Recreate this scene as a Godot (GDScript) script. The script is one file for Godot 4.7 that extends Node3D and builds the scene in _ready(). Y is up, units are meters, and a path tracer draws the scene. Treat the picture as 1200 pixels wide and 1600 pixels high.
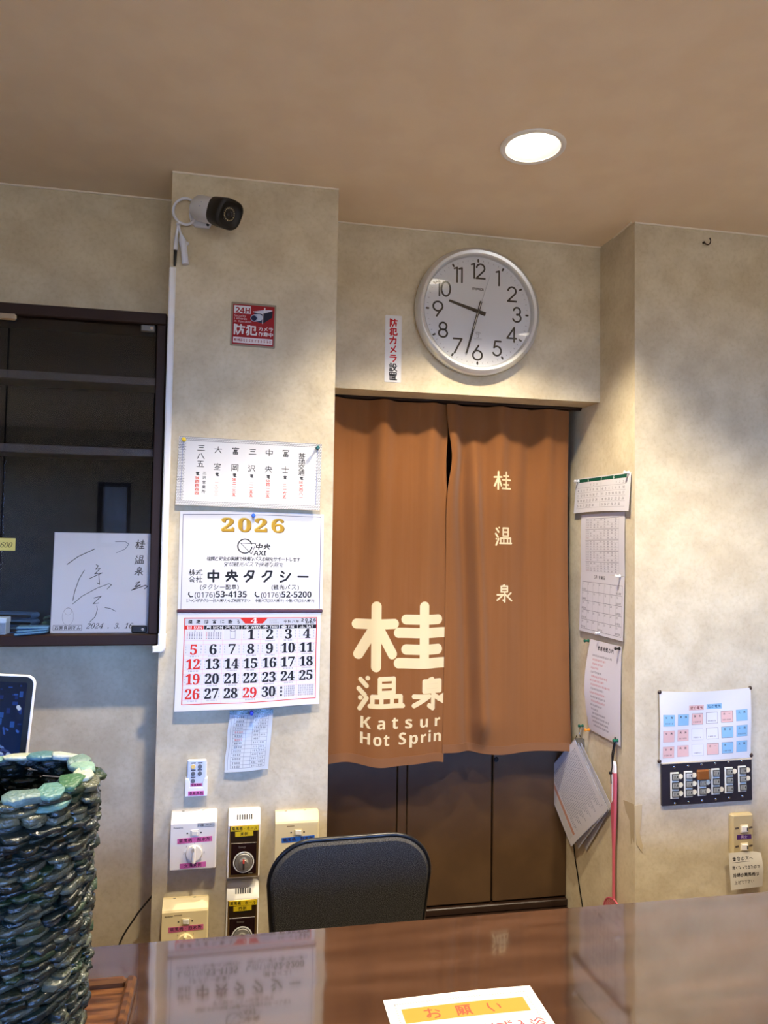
extends Node3D

const GLYPHS := """
一 bktk
二 dfrf brtr
三 cdsd ejqj arur
四 bdbs bdtdts brtr hdhjdn mdmlql
五 ccsc lcgs ejpjps asus
六 kckg ahuh hkbt mktt
人 kbjjbt jitt
入 hckc kclgbt kgtt
大 ahuh kakhbt khtt
土 djqj kaks asus
士 ahuh kaks dsrs
木 agug kaku kgbq kgtq
口 cdcr cdsdsr crsr
日 ebet ebqbqt ekqk etqt
田 bcbs bctcts kcks bktk bsts
火 kakjbt kjtt cfei sfoj
水 kakunt bghgbq sfmj kjtt
金 kaaj kauj fjpj cmsm kjkt fohr poms atut
宀 kakh bibs bitirs
冖 bcbs bctcrs
冂 bbbu bbtbtu
氵 ebof bhll duon
亻 pacm jhju
言 gbob afuf djrj dnrn dqdu dqrqru duru
訁 gbob afuf djrj dnrn dqdu dqrqru duru
貝 ebep ebqbqp efqf ejqj epqp hpcu nptu
頁 abub kbie eeep eeqeqp eiqi emqm epqp hpcu nptu
阝 cacu cbobjijkpq
犭 sbbg hbnimtgu hlbq
圭 @土aauk @土akuu
桂 @木aaiu @土jauk @土jkuu
温 @氵aafu @日hask bnbn gmgs gmtmts kmks pmps eaea fsus
白 kcid efet efqfqt emqm etqt
泉 @白daqj kjkuis bmimbs skno kltt
防 @阝aahu @方gauu
設 @訁aaiu lclgjj lcrcrhuh kkskqnju lkoquu
置 bbbg bbtbtg bgtg hbhg nbng bitj kgkk hkhs hkqkqs hnqn hpqp hsqs ckcu cuuu
中 bfbn bftftn bntn kaku
富 @宀aauf fhph @口fiom @田dnru
冨 @冖aaue fgpg @口fhol @田dmru
空 @宀aaug igikdn mgmlsl fopo kokt btst
岡 @冂aauu gehh oemh fiqi kikq flfq flfqpq plpq
沢 @氵aafu icscsj ijsj icikft mjpnuu
央 dedk dererk akuk kakkbt kktt
基 adud fafl papl fgpg fjpj alul glcp omsp fqpq knkt ctst
地 ahhh eaep arip jjtftmrn oaoq lelrmsusuo
交 kakd aeue hfck nfsk njkobu gjlouu
通 ccff bififobr fojtut ibrbne ifiq iftftq ijtj intn nfnq
電 dbrb bebh betesh kbki egig mgqg eiii miqi eler elqlqr eoqo erqr klkuuuur
営 eagd kakd pand bfbj bftfsj @口fhol kmko @口dnru
業 iaif mamf ebgf qbof bftf ghhj ognj cjsj emqm apup kjku kpcu kpsu
所 bbib ceieij cjij cecmat sble lelmjt liui qiqu
信 @亻aagu @言hauu
頼 adjd eaeu bgbk bgigik bkik ekau ekjp @頁kauu
安 @宀aaug ajuj ihenpt njkoct
全 kaaj kauj fkpk eoqo kkkt atut
実 @宀aaug diri dlrl apup kgkpbu kpuu
績 gabf bfhf hfbm bmim ejeu bqat iris mcuc kfuf jiui oaoi lklr lktktr lntn lrtr nrku rruu
株 aghg eaeu egaq eghn mcki kgug jlul papu plis plus
会 kaaj kauj gjoj dmrm imer erqq nnrt
貸 fabg dedj gdte lamhri @貝djru
切 agkf eaepip lcuctsqr pcolju
観 dabe bdjc aijg cgct chjh clkl cokn csks fhfs @見lauu
光 kakj dchi rcni ajuj hjgobt njnstsup
タ ibfial ibrbpkeu ghon
ク ibfial ibrbpkeu
シ dbhe bigl bulqtf
ー bktk
配 akak abkb bfbu bfjfju bpjp bujt dbdj hbhj mcscsk mkrk mkmsntutup
乗 rbcd bftf gfgn nfon bjtj akak gnpn knbt kntt kdku
利 jbbd ahkh fcfu fhap fhjm nenn sasusrpt
用 cbcmau cbsbsuqt chsh cnsn kbku
下 acuc kcku kiqm
小 kakuhs ehbo phtn
は cbbkcu gfug paptnujrnoup
に cbbkct jdsd jolqtq
る ebqbemmktnptktir
令 kaaj kauj gjoj dmrm rmko komu
扇 bbtb dereri diri dedmat glklku gnir nlslsu nnpr
風 cbckau cbrbrostun geqd hhhm hhnhnm hmnm kekr frqq
機 agig eaeu egao egim lajd jdmh sapd pdth ikuk naokruus tnnu lkit
ホ afuf kakujt fjbr oktr
ル fcfkbt mcmsrptk
女 ibelqt ogmobt ahuh
東 acuc eeem eeqeqm eiqi emqm kaku jmbt lmtt
側 @亻aafu gcgn gclcln gglg gklk gnln hnfu knmt pdpo tatusu
西 abub cgcu cgsgsu ctst hbhidm mbmlql
男 dbdj dbrbrj kbkj dfrf djrj amtmsspt kjimbu
お adkd gagoesbqdmlksmssntlu peth
ず aeue mambmkmqju mjihhkjmlmmj qarc tatb
へ amihtq
く ocekpt
っ hmrlrpjs
て bdsdkikmmrqt
止 kaks edes kktk atut
カ agrgqsns kajhbt
メ qbkldt fhrq
ラ dcqc bhshpokt
純 gabf bffi hfbm bmim fmfu bpau iqjt kduc lhlntntg pappqtutus
ん kaau auglkmlsntuo
サ aguf gagn oaonhu
ト gagu ghsn
し fafqhtltro
ま cesd eirh kakrhugsjptt
す aeue mamkkmikkimjmphu
ス cbqbnjbt kltt
の kchrctbnhekcqetktphu
バ gfbr lenpso raqd tasc
ボ afqf iaiujt dhbp mhqp rase uaud
視 eagd agih ihbo feeu fkil @見kauu
犯 @犭aahu jcrcrkpj jcjsktttup
見 ebel ebqbql eeqe ehqh elql hlgpbu nlntuttq
月 ebelbu ebqbqtos egqg elql
方 kakd aeue kejlbu jkqkpson
い dcckenht qfsjsn
き dfqe ckrj hanukq dpetosnp
ご edobll ctdtqt rasd uauc cpct
さ afsd hanmjk dmfsns
た adkd gacu lhsh lqmssr
で bdsdkikmmrqt qhsj tgui
と faik qdegcocsfuqt
な adid gacn ofsi nhnrlujsloso
り ebdjel pbqkjt
を aeoe icbmmkktlurt shgp
ジ bbhe ahfk butmth qard tasd
ポ afqf kakt dhbp mhqp rasbrcqb
ャ ejsirlom ehkt
ン bdhg butmth
作 @亻aagu kage jeue menu njtj noto
健 @亻aafu gcjcgjikhpfu hnmtuu lcscsk kfuf lkrk kntn kqup oaos
動 kacc adkd fcfr cgcm cgjgjm cjjj cmjm bojo arlq leueterrps papllt
勝 acabau aceceu aheh amem gble mbke fhuh fkuk jafo mapm fqrqqtps jojtfu
原 cbub cbckau gfgn gfrfrn gjrj gnrn lnlult hpdu qprt lbkf
和 jacc afjf ebeu efap efjl @口lftr
型 bbkb ahlh ebehbl hbhl nbni sbslqk enqn kkkt atut
場 ahhh eaep arip kakg kasasg kdsd kgsg iiui kiio kltltqpt pljs
夏 abub kbje eeem eeqeqm ehqh ejqj emqm hnco hnqncu hpmsuu
夜 kakc acuc gcak efeu njip mksmnskugu lnruuu
寒 @宀aauf dhrh hghp nfnp dkrk apup hpct npus jqlr istu
年 ebaj dfsf ekek ekqk ekeo aouo kfku
康 kakc cctc ccclat hfsfsl fiui hlsl keku cpgo drjp sltn jptu
式 afuf bkkk fkfr aske nantqturuq qarc
必 dhbp hcjf rckocu gggshuqurr sitn
快 eaeu agbl ifgk jeseskil ilul oaolju oluu
昼 dbrb dbdiam rbrg dgrg ohui fkfr fkpkpr fopo frpr btst
気 fabj edse ehph bkpkptsuur emmu mmdu
浴 @氵aafu magf oate nfgm nfum jnju jnrnru jtrt
湯 @氵aafu ibik ibrbrk ifrf ikrk glul mmgs kotoreus kotopt
石 adud idat fkfu fktktu fttt
社 eafd aghg hgbo efeu fijl ksus oaos khuh
脱 bbblau bbgbgu bhgh bmgm ladf sbqe lflk lfsfsk lksk nkmpju qkqstsup
良 kakc ecelet ecqcql egqg elql etjr klsu qmnp
衣 kakd aeue keaq ghgtjs pibm kkut
車 ccsc eeen eeqeqn eiqi enqn aqup kaku
適 ccff bififobr fojtut ibtb oaob leme qepg iftf ifiq tgtqrq khqh nfnl klkp klqlqp kpqp
願 bbkb bbblau geed efem efjfjm ejjj emjm hmhtgt fodr iokr @頁lauu
も jbhpjtntqpom chlh bmkm
壁 bbib bbbibh difihidi bfai pakc jctc lcle rcqe jgug jjtj oguo ofol ctut enqn knkt
め dcitku qbmlfufrelkfqgthtmruou
八 gfekbs ldojus
番 qacc eegg oemg ahuh kbkm jhbn khtm @田eoqu
台 jadhsg ofsj @口ekqu
九 iaijau bgngntstsp
当 kaki ecgh peni djrjrt dopo dtrt
館 faae fbjf cgcu cgigin dkik dnin cuhr pamc kckg kctctg mimu mirirm nmrm mprpru muru
時 bdbr bdgdgr bkgk brgr mamh jdtd hhuh hltl qhqspuns jnlq
間 bbbu bbibii bfif biii lblili lfsf libi tttu lbsbsuqt gkgs gkokos gsos gooo
内 bebu betetuqt kakfglep kgqp
・ jkkk
旅 @方aaiu maif kdud tgkj kjkt ktns ojoouu tkpn
監 bbbk bbjb bkjk bfif gbgf gfgk mblg leue rgsi dmds dmqmqs hmhs mmms atut
"""
var G := {}
var glyph_cache := {}
var font_cache := {}
var used := {}
var rng := RandomNumberGenerator.new()
var M := {}


# ---------------------------------------------------------------- canvas for flat print
class Canvas:
	var w: int
	var h: int
	var d: PackedByteArray
	func _init(ww: int, hh: int, c: Color) -> void:
		w = ww
		h = hh
		var im := Image.create_empty(w, h, false, Image.FORMAT_RGB8)
		im.fill(c)
		d = im.get_data()
	func px(x: int, y: int, c: Color, a: float) -> void:
		var i := (y * w + x) * 3
		if a >= 0.996:
			d[i] = int(c.r * 255.0)
			d[i + 1] = int(c.g * 255.0)
			d[i + 2] = int(c.b * 255.0)
		else:
			d[i] = int(lerpf(d[i], c.r * 255.0, a))
			d[i + 1] = int(lerpf(d[i + 1], c.g * 255.0, a))
			d[i + 2] = int(lerpf(d[i + 2], c.b * 255.0, a))
	func rect(x0: float, y0: float, x1: float, y1: float, c: Color, a := 1.0) -> void:
		for y in range(maxi(0, int(floor(y0))), mini(h, int(ceil(y1)))):
			var ay := minf(y + 1.0, y1) - maxf(y, y0)
			for x in range(maxi(0, int(floor(x0))), mini(w, int(ceil(x1)))):
				var ax := minf(x + 1.0, x1) - maxf(x, x0)
				px(x, y, c, a * ax * ay)
	func frame(x0: float, y0: float, x1: float, y1: float, t: float, c: Color, a := 1.0) -> void:
		rect(x0, y0, x1, y0 + t, c, a)
		rect(x0, y1 - t, x1, y1, c, a)
		rect(x0, y0 + t, x0 + t, y1 - t, c, a)
		rect(x1 - t, y0 + t, x1, y1 - t, c, a)
	func line(p: Vector2, q: Vector2, t: float, c: Color, a := 1.0) -> void:
		var r := t * 0.5
		var v := q - p
		var l2 := maxf(v.length_squared(), 1e-6)
		var e := r + 1.0
		for y in range(maxi(0, int(minf(p.y, q.y) - e)), mini(h, int(maxf(p.y, q.y) + e) + 1)):
			var x0 := minf(p.x, q.x) - e
			var x1 := maxf(p.x, q.x) + e
			if absf(v.y) > 0.5 and absf(v.x) > 3.0:
				var ta := clampf((y - e - p.y) / v.y, 0.0, 1.0)
				var tb := clampf((y + e + 1.0 - p.y) / v.y, 0.0, 1.0)
				x0 = minf(p.x + v.x * ta, p.x + v.x * tb) - e
				x1 = maxf(p.x + v.x * ta, p.x + v.x * tb) + e
			for x in range(maxi(0, int(x0)), mini(w, int(x1) + 1)):
				var o := Vector2(x + 0.5, y + 0.5) - p
				var k := clampf(o.dot(v) / l2, 0.0, 1.0)
				var cov := clampf(r + 0.5 - (o - v * k).length(), 0.0, 1.0)
				if cov > 0.0:
					px(x, y, c, cov * a)
	func path(pts: Array, t: float, c: Color, a := 1.0) -> void:
		for i in pts.size() - 1:
			line(pts[i], pts[i + 1], t, c, a)
	func disc(p: Vector2, r: float, c: Color, a := 1.0) -> void:
		line(p, p + Vector2(0.01, 0), r * 2.0, c, a)
	func arc(p: Vector2, rx: float, ry: float, a0: float, a1: float, t: float, c: Color, n := 20) -> void:
		var pts := []
		for i in n + 1:
			var an := deg_to_rad(lerpf(a0, a1, float(i) / n))
			pts.append(p + Vector2(cos(an) * rx, sin(an) * ry))
		path(pts, t, c)
	func poly(pts: PackedVector2Array, c: Color) -> void:
		var idx := Geometry2D.triangulate_polygon(pts)
		var tris := PackedVector2Array()
		for i in idx:
			tris.append(pts[i])
		tri_fill(tris, c)
	func tri_fill(t: PackedVector2Array, c: Color, a := 1.0) -> void:
		if t.is_empty():
			return
		var lo := t[0]
		var hi := t[0]
		for p in t:
			lo = lo.min(p)
			hi = hi.max(p)
		var x0 := maxi(0, int(floor(lo.x)))
		var y0 := maxi(0, int(floor(lo.y)))
		var x1 := mini(w, int(ceil(hi.x)) + 1)
		var y1 := mini(h, int(ceil(hi.y)) + 1)
		var mw := x1 - x0
		if mw <= 0 or y1 <= y0:
			return
		var cov := PackedFloat32Array()
		cov.resize(mw * (y1 - y0))
		for k in range(0, t.size(), 3):
			# exact x spans on four scan lines per pixel row
			var pa := t[k]
			var pb := t[k + 1]
			var pc := t[k + 2]
			var ty0 := minf(pa.y, minf(pb.y, pc.y))
			var ty1 := maxf(pa.y, maxf(pb.y, pc.y))
			for s in range(maxi(y0 * 4, int(floor(ty0 * 4.0))), mini(y1 * 4, int(ceil(ty1 * 4.0)) + 1)):
				var sy := (s + 0.5) * 0.25
				if sy < ty0 or sy >= ty1:
					continue
				var l := 1e9
				var r := -1e9
				for e in [[pa, pb], [pb, pc], [pc, pa]]:
					var u: Vector2 = e[0]
					var v: Vector2 = e[1]
					if (u.y <= sy) != (v.y <= sy):
						var xx := u.x + (v.x - u.x) * (sy - u.y) / (v.y - u.y)
						l = minf(l, xx)
						r = maxf(r, xx)
				for x in range(maxi(x0, int(floor(l))), mini(x1, int(ceil(r)))):
					cov[(s / 4 - y0) * mw + x - x0] += 0.25 * (minf(x + 1.0, r) - maxf(x, l))
		for y in range(y0, y1):
			for x in range(x0, x1):
				var v := cov[(y - y0) * mw + x - x0]
				if v > 0.01:
					px(x, y, c, minf(v, 1.0) * a)
	func tex() -> ImageTexture:
		return ImageTexture.create_from_image(Image.create_from_data(w, h, false, Image.FORMAT_RGB8, d))


func strokes(ch: String) -> Array:
	if glyph_cache.has(ch):
		return glyph_cache[ch]
	var out := []
	for t: String in G.get(ch, PackedStringArray()):
		if t.begins_with("@"):
			var v: String = t.right(4)
			var x0: float = v.unicode_at(0) - 97.0
			var y0: float = v.unicode_at(1) - 97.0
			var x1: float = v.unicode_at(2) - 97.0
			var y1: float = v.unicode_at(3) - 97.0
			for s in strokes(t.substr(1, t.length() - 5)):
				out.append(s.map(func(p): return Vector2(x0 + p.x * (x1 - x0) / 20.0, y0 + p.y * (y1 - y0) / 20.0)))
		else:
			var s := []
			for i in t.length() / 2:
				s.append(Vector2(t.unicode_at(i * 2) - 97.0, t.unicode_at(i * 2 + 1) - 97.0))
			var code := ch.unicode_at(0)
			if code >= 0x3041 and code <= 0x3096 and s.size() > 3:   # hiragana: round the corners
				for pass_ in 2:
					var r := [s[0]]
					for i in s.size() - 1:
						r.append(s[i].lerp(s[i + 1], 0.25))
						r.append(s[i].lerp(s[i + 1], 0.75))
					r.append(s[-1])
					s = r
			out.append(s)
	glyph_cache[ch] = out
	return out


func font_glyph(ch: String, face: String, bold: bool) -> Array:   # [triangles with the baseline at 0 and capitals 1 high, advance]
	var key := ch + face + str(bold)
	if font_cache.has(key):
		return font_cache[key]
	var f := SystemFont.new()
	f.font_names = PackedStringArray([face])
	f.font_weight = 700 if bold else 400
	var tris := PackedVector2Array()
	var base := 0.0
	var cap := 1.0
	for which in ["H", ch]:
		var tm := TextMesh.new()
		tm.font = f
		tm.font_size = 64
		tm.pixel_size = 0.01
		tm.depth = 0.0
		tm.curve_step = 1.5
		tm.text = which
		tm.horizontal_alignment = HORIZONTAL_ALIGNMENT_LEFT
		if tm.get_surface_count() == 0:
			continue
		var ar := tm.surface_get_arrays(0)
		var vs: PackedVector3Array = ar[Mesh.ARRAY_VERTEX]
		var ix: PackedInt32Array = ar[Mesh.ARRAY_INDEX] if ar[Mesh.ARRAY_INDEX] != null else PackedInt32Array(range(vs.size()))
		if which == "H" and base == 0.0:
			var lo := 1e9
			var hi := -1e9
			for v in vs:
				lo = minf(lo, v.y)
				hi = maxf(hi, v.y)
			base = lo
			cap = hi - lo
		if which == ch:
			tris.clear()
			for i in ix:
				tris.append(Vector2(vs[i].x / cap, (vs[i].y - base) / cap))
	var adv: float = f.get_string_size(ch, HORIZONTAL_ALIGNMENT_LEFT, -1, 64).x * 0.01 / cap
	font_cache[key] = [tris, adv]
	return font_cache[key]


# writes s with its top at y; size is the height of a character; o: wt, vert, xs, adv, hw, slant, face, bold, cap
func text(c: Canvas, s: String, x: float, y: float, size: float, col: Color, o := {}) -> float:
	var wt: float = o.get("wt", 0.085)
	var xs: float = o.get("xs", 1.0)
	var adv: float = o.get("adv", 1.06)
	var hw: float = o.get("hw", 1.0)
	var slant: float = o.get("slant", 0.0)
	var vert: bool = o.get("vert", false)
	var a: float = o.get("a", 1.0)
	var cur := Vector2(x, y)
	for ch in s:
		if G.has(ch):
			var m := size * (0.5 + wt * 5.0) * 0.08
			var bx := size * xs - 2.0 * m
			var by := size - 2.0 * m
			for st in strokes(ch):
				var pts := []
				for p in st:
					pts.append(cur + Vector2(m + p.x / 20.0 * bx + slant * (10.0 - p.y) / 20.0 * size, m + p.y / 20.0 * by))
				for i in pts.size() - 1:
					var dv: Vector2 = pts[i + 1] - pts[i]
					var t := wt * size
					if hw != 1.0 and absf(dv.y) < absf(dv.x) * 0.25:
						t *= hw
					c.line(pts[i], pts[i + 1], t, col, a)
		elif ch != " " and ch != "　":
			var g := font_glyph(ch, o.get("face", "Droid Sans"), o.get("bold", false))
			var cap: float = size * o.get("cap", 0.8)
			var t := PackedVector2Array()
			var oy: float = cur.y + size * 0.9
			for p in g[0]:
				t.append(Vector2(cur.x + p.x * cap * xs + slant * p.y * cap, oy - p.y * cap))
			c.tri_fill(t, col, a)
			if not vert:
				cur.x += g[1] * cap * xs + size * o.get("track", 0.0)
				continue
		if vert:
			cur.y += size * adv
		elif ch == " " or ch == "　":
			cur.x += size * 0.5
		else:
			cur.x += size * adv * xs
	return cur.x


func textw(s: String, size: float, o := {}) -> float:
	var x := 0.0
	for ch in s:
		if G.has(ch):
			x += size * o.get("adv", 1.06) * o.get("xs", 1.0)
		elif ch == " " or ch == "　":
			x += size * 0.5
		else:
			x += font_glyph(ch, o.get("face", "Droid Sans"), o.get("bold", false))[1] * size * o.get("cap", 0.8) * o.get("xs", 1.0) + size * o.get("track", 0.0)
	return x


func ctext(c: Canvas, s: String, cx: float, y: float, size: float, col: Color, o := {}) -> void:
	text(c, s, cx - textw(s, size, o) * 0.5, y, size, col, o)


func marks(c: Canvas, x0: float, y0: float, x1: float, size: float, col: Color, a := 0.8) -> void:   # print too fine to read
	var x := x0
	while x < x1 - size * 0.5:
		var k := rng.randf_range(0.5, 1.0) * size
		for i in 3:
			var yy := y0 + size * (0.12 + 0.36 * i)
			c.line(Vector2(x + rng.randf() * k * 0.2, yy), Vector2(x + k * rng.randf_range(0.6, 0.95), yy + rng.randf_range(-0.1, 0.1) * size), size * 0.13, col, a)
		var vx := x + k * rng.randf_range(0.2, 0.7)
		c.line(Vector2(vx, y0), Vector2(vx, y0 + size), size * 0.13, col, a)
		x += size * 1.05


# ---------------------------------------------------------------- names and objects
func numbered(n: String) -> String:
	var k: int = used.get(n, 0)
	used[n] = k + 1
	return n if k == 0 else "%s_%03d" % [n, k]


func thing(n: String, label: String, cat: String, at := Vector3.ZERO, rot := Vector3.ZERO, group := "") -> Node3D:
	var o := Node3D.new()
	o.name = numbered(n)
	add_child(o, true)
	o.position = at
	o.rotation = rot
	meta(o, label, cat, group)
	return o


func meta(o: Node3D, label: String, cat: String, group := "") -> void:
	o.set_meta("label", label)
	o.set_meta("category", cat)
	if group != "":
		o.set_meta("group", group)


func solo(n: String, mesh: Mesh, mat: Material, label: String, cat: String, at := Vector3.ZERO, rot := Vector3.ZERO, group := "") -> MeshInstance3D:
	var o := MeshInstance3D.new()
	o.name = numbered(n)
	o.mesh = mesh
	o.material_override = mat
	add_child(o, true)
	o.position = at
	o.rotation = rot
	meta(o, label, cat, group)
	return o


func part(p: Node3D, n: String, mesh: Mesh, mat: Material, at := Vector3.ZERO, rot := Vector3.ZERO) -> MeshInstance3D:
	var o := MeshInstance3D.new()
	var k := 0
	var nm := n
	while p.has_node(nm):
		k += 1
		nm = "%s_%03d" % [n, k]
	o.name = nm
	o.mesh = mesh
	o.material_override = mat
	p.add_child(o, true)
	o.position = at
	o.rotation = rot
	return o


func struct(n: String, mesh: Mesh, mat: Material, at := Vector3.ZERO, rot := Vector3.ZERO) -> MeshInstance3D:
	var o := MeshInstance3D.new()
	o.name = n
	o.mesh = mesh
	o.material_override = mat
	add_child(o, true)
	o.position = at
	o.rotation = rot
	o.set_meta("kind", "structure")
	return o


func mat(c: Color, rough := 0.6, metal := 0.0, spec := 0.5) -> StandardMaterial3D:
	var m := StandardMaterial3D.new()
	m.albedo_color = c
	m.roughness = rough
	m.metallic = metal
	m.metallic_specular = spec
	return m


func pmat(c: Canvas, rough := 0.75, spec := 0.35) -> StandardMaterial3D:
	var m := mat(Color(0.89, 0.89, 0.89), rough, 0.0, spec)
	m.albedo_texture = c.tex()
	m.texture_repeat = false
	return m


func rgb(r: int, g: int, b: int) -> Color:
	return Color(r / 255.0, g / 255.0, b / 255.0)


# ---------------------------------------------------------------- shapes
func st_new() -> SurfaceTool:
	var s := SurfaceTool.new()
	s.begin(Mesh.PRIMITIVE_TRIANGLES)
	return s


func tri(s: SurfaceTool, a: Vector3, b: Vector3, c: Vector3) -> void:   # counter-clockwise seen from outside
	s.add_vertex(a)
	s.add_vertex(c)
	s.add_vertex(b)


func quad(s: SurfaceTool, a: Vector3, b: Vector3, c: Vector3, d: Vector3) -> void:
	tri(s, a, b, c)
	tri(s, a, c, d)


func quad_uv(s: SurfaceTool, p: Array, uv: Array) -> void:
	for i in [0, 2, 1, 0, 3, 2]:
		s.set_uv(uv[i])
		s.add_vertex(p[i])


func done(s: SurfaceTool) -> ArrayMesh:
	s.generate_normals()
	return s.commit()


func tri_out(s: SurfaceTool, a: Vector3, b: Vector3, c: Vector3, o: Vector3) -> void:
	if (b - a).cross(c - a).dot((a + b + c) / 3.0 - o) >= 0.0:
		tri(s, a, b, c)
	else:
		tri(s, a, c, b)


func quad_out(s: SurfaceTool, a: Vector3, b: Vector3, c: Vector3, d: Vector3, o: Vector3) -> void:
	tri_out(s, a, b, c, o)
	tri_out(s, a, c, d, o)


func add_box(s: SurfaceTool, at: Vector3, size: Vector3, bev := 0.0, basis := Basis()) -> void:   # a box with chamfered edges
	s.set_smooth_group(-1)
	var h := size * 0.5
	var b := minf(bev, minf(h.x, minf(h.y, h.z)) * 0.9)
	var P := func(sx: int, sy: int, sz: int, ax: int) -> Vector3:
		var v := Vector3(sx * (h.x - (0.0 if ax == 0 else b)), sy * (h.y - (0.0 if ax == 1 else b)), sz * (h.z - (0.0 if ax == 2 else b)))
		return at + basis * v
	for g in [-1, 1]:
		quad_out(s, P.call(g, -1, -1, 0), P.call(g, 1, -1, 0), P.call(g, 1, 1, 0), P.call(g, -1, 1, 0), at)
		quad_out(s, P.call(-1, g, -1, 1), P.call(1, g, -1, 1), P.call(1, g, 1, 1), P.call(-1, g, 1, 1), at)
		quad_out(s, P.call(-1, -1, g, 2), P.call(1, -1, g, 2), P.call(1, 1, g, 2), P.call(-1, 1, g, 2), at)
	if b <= 0.0:
		return
	for i in [-1, 1]:
		for j in [-1, 1]:
			quad_out(s, P.call(i, j, -1, 0), P.call(i, j, 1, 0), P.call(i, j, 1, 1), P.call(i, j, -1, 1), at)
			quad_out(s, P.call(i, -1, j, 0), P.call(i, 1, j, 0), P.call(i, 1, j, 2), P.call(i, -1, j, 2), at)
			quad_out(s, P.call(-1, i, j, 1), P.call(1, i, j, 1), P.call(1, i, j, 2), P.call(-1, i, j, 2), at)
			for k in [-1, 1]:
				tri_out(s, P.call(i, j, k, 0), P.call(i, j, k, 1), P.call(i, j, k, 2), at)


func box(size: Vector3, bev := 0.0, at := Vector3.ZERO) -> ArrayMesh:
	var s := st_new()
	add_box(s, at, size, bev)
	return done(s)


func span(x0: float, x1: float, y0: float, y1: float, z0: float, z1: float, bev := 0.0) -> ArrayMesh:
	return box(Vector3(x1 - x0, y1 - y0, absf(z1 - z0)), bev, Vector3(x0 + x1, y0 + y1, z0 + z1) * 0.5)


# pr: points (radius, height) from bottom to top on the outside; spun about y; sharp corners stay sharp
func add_lathe(s: SurfaceTool, pr: Array, n := 32, xf := Transform3D(), sharp := 0.6) -> void:
	var g := 0
	for i in pr.size() - 1:
		var d: Vector2 = pr[i + 1] - pr[i]
		if i > 0 and absf((pr[i] - pr[i - 1]).angle_to(d)) > sharp:
			g += 1
		s.set_smooth_group(g)
		for k in n:
			var a := TAU * k / n
			var b := TAU * (k + 1) / n
			var p0: Vector3 = xf * Vector3(pr[i].x * cos(a), pr[i].y, pr[i].x * sin(a))
			var p1: Vector3 = xf * Vector3(pr[i].x * cos(b), pr[i].y, pr[i].x * sin(b))
			var q0: Vector3 = xf * Vector3(pr[i + 1].x * cos(a), pr[i + 1].y, pr[i + 1].x * sin(a))
			var q1: Vector3 = xf * Vector3(pr[i + 1].x * cos(b), pr[i + 1].y, pr[i + 1].x * sin(b))
			if pr[i].x > 1e-6:
				tri(s, p0, q0, p1)
			if pr[i + 1].x > 1e-6:
				tri(s, p1, q0, q1)


func lathe(pr: Array, n := 32, xf := Transform3D(), sharp := 0.6) -> ArrayMesh:
	var s := st_new()
	add_lathe(s, pr, n, xf, sharp)
	return done(s)


func along(dir: Vector3) -> Basis:   # a basis whose y runs along dir
	var y := dir.normalized()
	var x := (Vector3(0, 0, 1) if absf(y.z) < 0.9 else Vector3(1, 0, 0)).cross(y).normalized()
	return Basis(x, y, x.cross(y))


func smooth(pts: Array, n := 6) -> Array:
	var out := []
	for i in pts.size() - 1:
		var a: Vector3 = pts[maxi(i - 1, 0)]
		var b: Vector3 = pts[i]
		var c: Vector3 = pts[i + 1]
		var d: Vector3 = pts[mini(i + 2, pts.size() - 1)]
		for k in n:
			out.append(b.cubic_interpolate(c, a, d, float(k) / n))
	out.append(pts[-1])
	return out


func add_tube(s: SurfaceTool, pts: Array, r, n := 10) -> void:
	s.set_smooth_group(0)
	var rings := []
	var up := Vector3(0.31, 0.87, 0.39)
	for i in pts.size():
		var d: Vector3 = (pts[mini(i + 1, pts.size() - 1)] - pts[maxi(i - 1, 0)]).normalized()
		var x := up.cross(d).normalized()
		up = d.cross(x)
		var rr: float = r[i] if r is Array else r
		var ring := []
		for k in n:
			ring.append(pts[i] + (x * cos(TAU * k / n) + up * sin(TAU * k / n)) * rr)
		rings.append(ring)
	for i in rings.size() - 1:
		for k in n:
			quad_out(s, rings[i][k], rings[i][(k + 1) % n], rings[i + 1][(k + 1) % n], rings[i + 1][k], (pts[i] + pts[i + 1]) * 0.5)
	s.set_smooth_group(-1)
	for e in [0, rings.size() - 1]:
		var dirv: Vector3 = (pts[1] - pts[0]) if e == 0 else (pts[-2] - pts[-1])
		for k in n:
			tri_out(s, pts[e], rings[e][k], rings[e][(k + 1) % n], pts[e] + dirv)


func tube(pts: Array, r, n := 10) -> ArrayMesh:
	var s := st_new()
	add_tube(s, pts, r, n)
	return done(s)


func rounded(w: float, h: float, r: float, n := 6) -> PackedVector2Array:
	var out := PackedVector2Array()
	for c in [[1, 1, 0], [-1, 1, 90], [-1, -1, 180], [1, -1, 270]]:
		for i in n + 1:
			var a := deg_to_rad(c[2] + 90.0 * i / n)
			out.append(Vector2(c[0] * (w * 0.5 - r) + cos(a) * r, c[1] * (h * 0.5 - r) + sin(a) * r))
	return out


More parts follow.
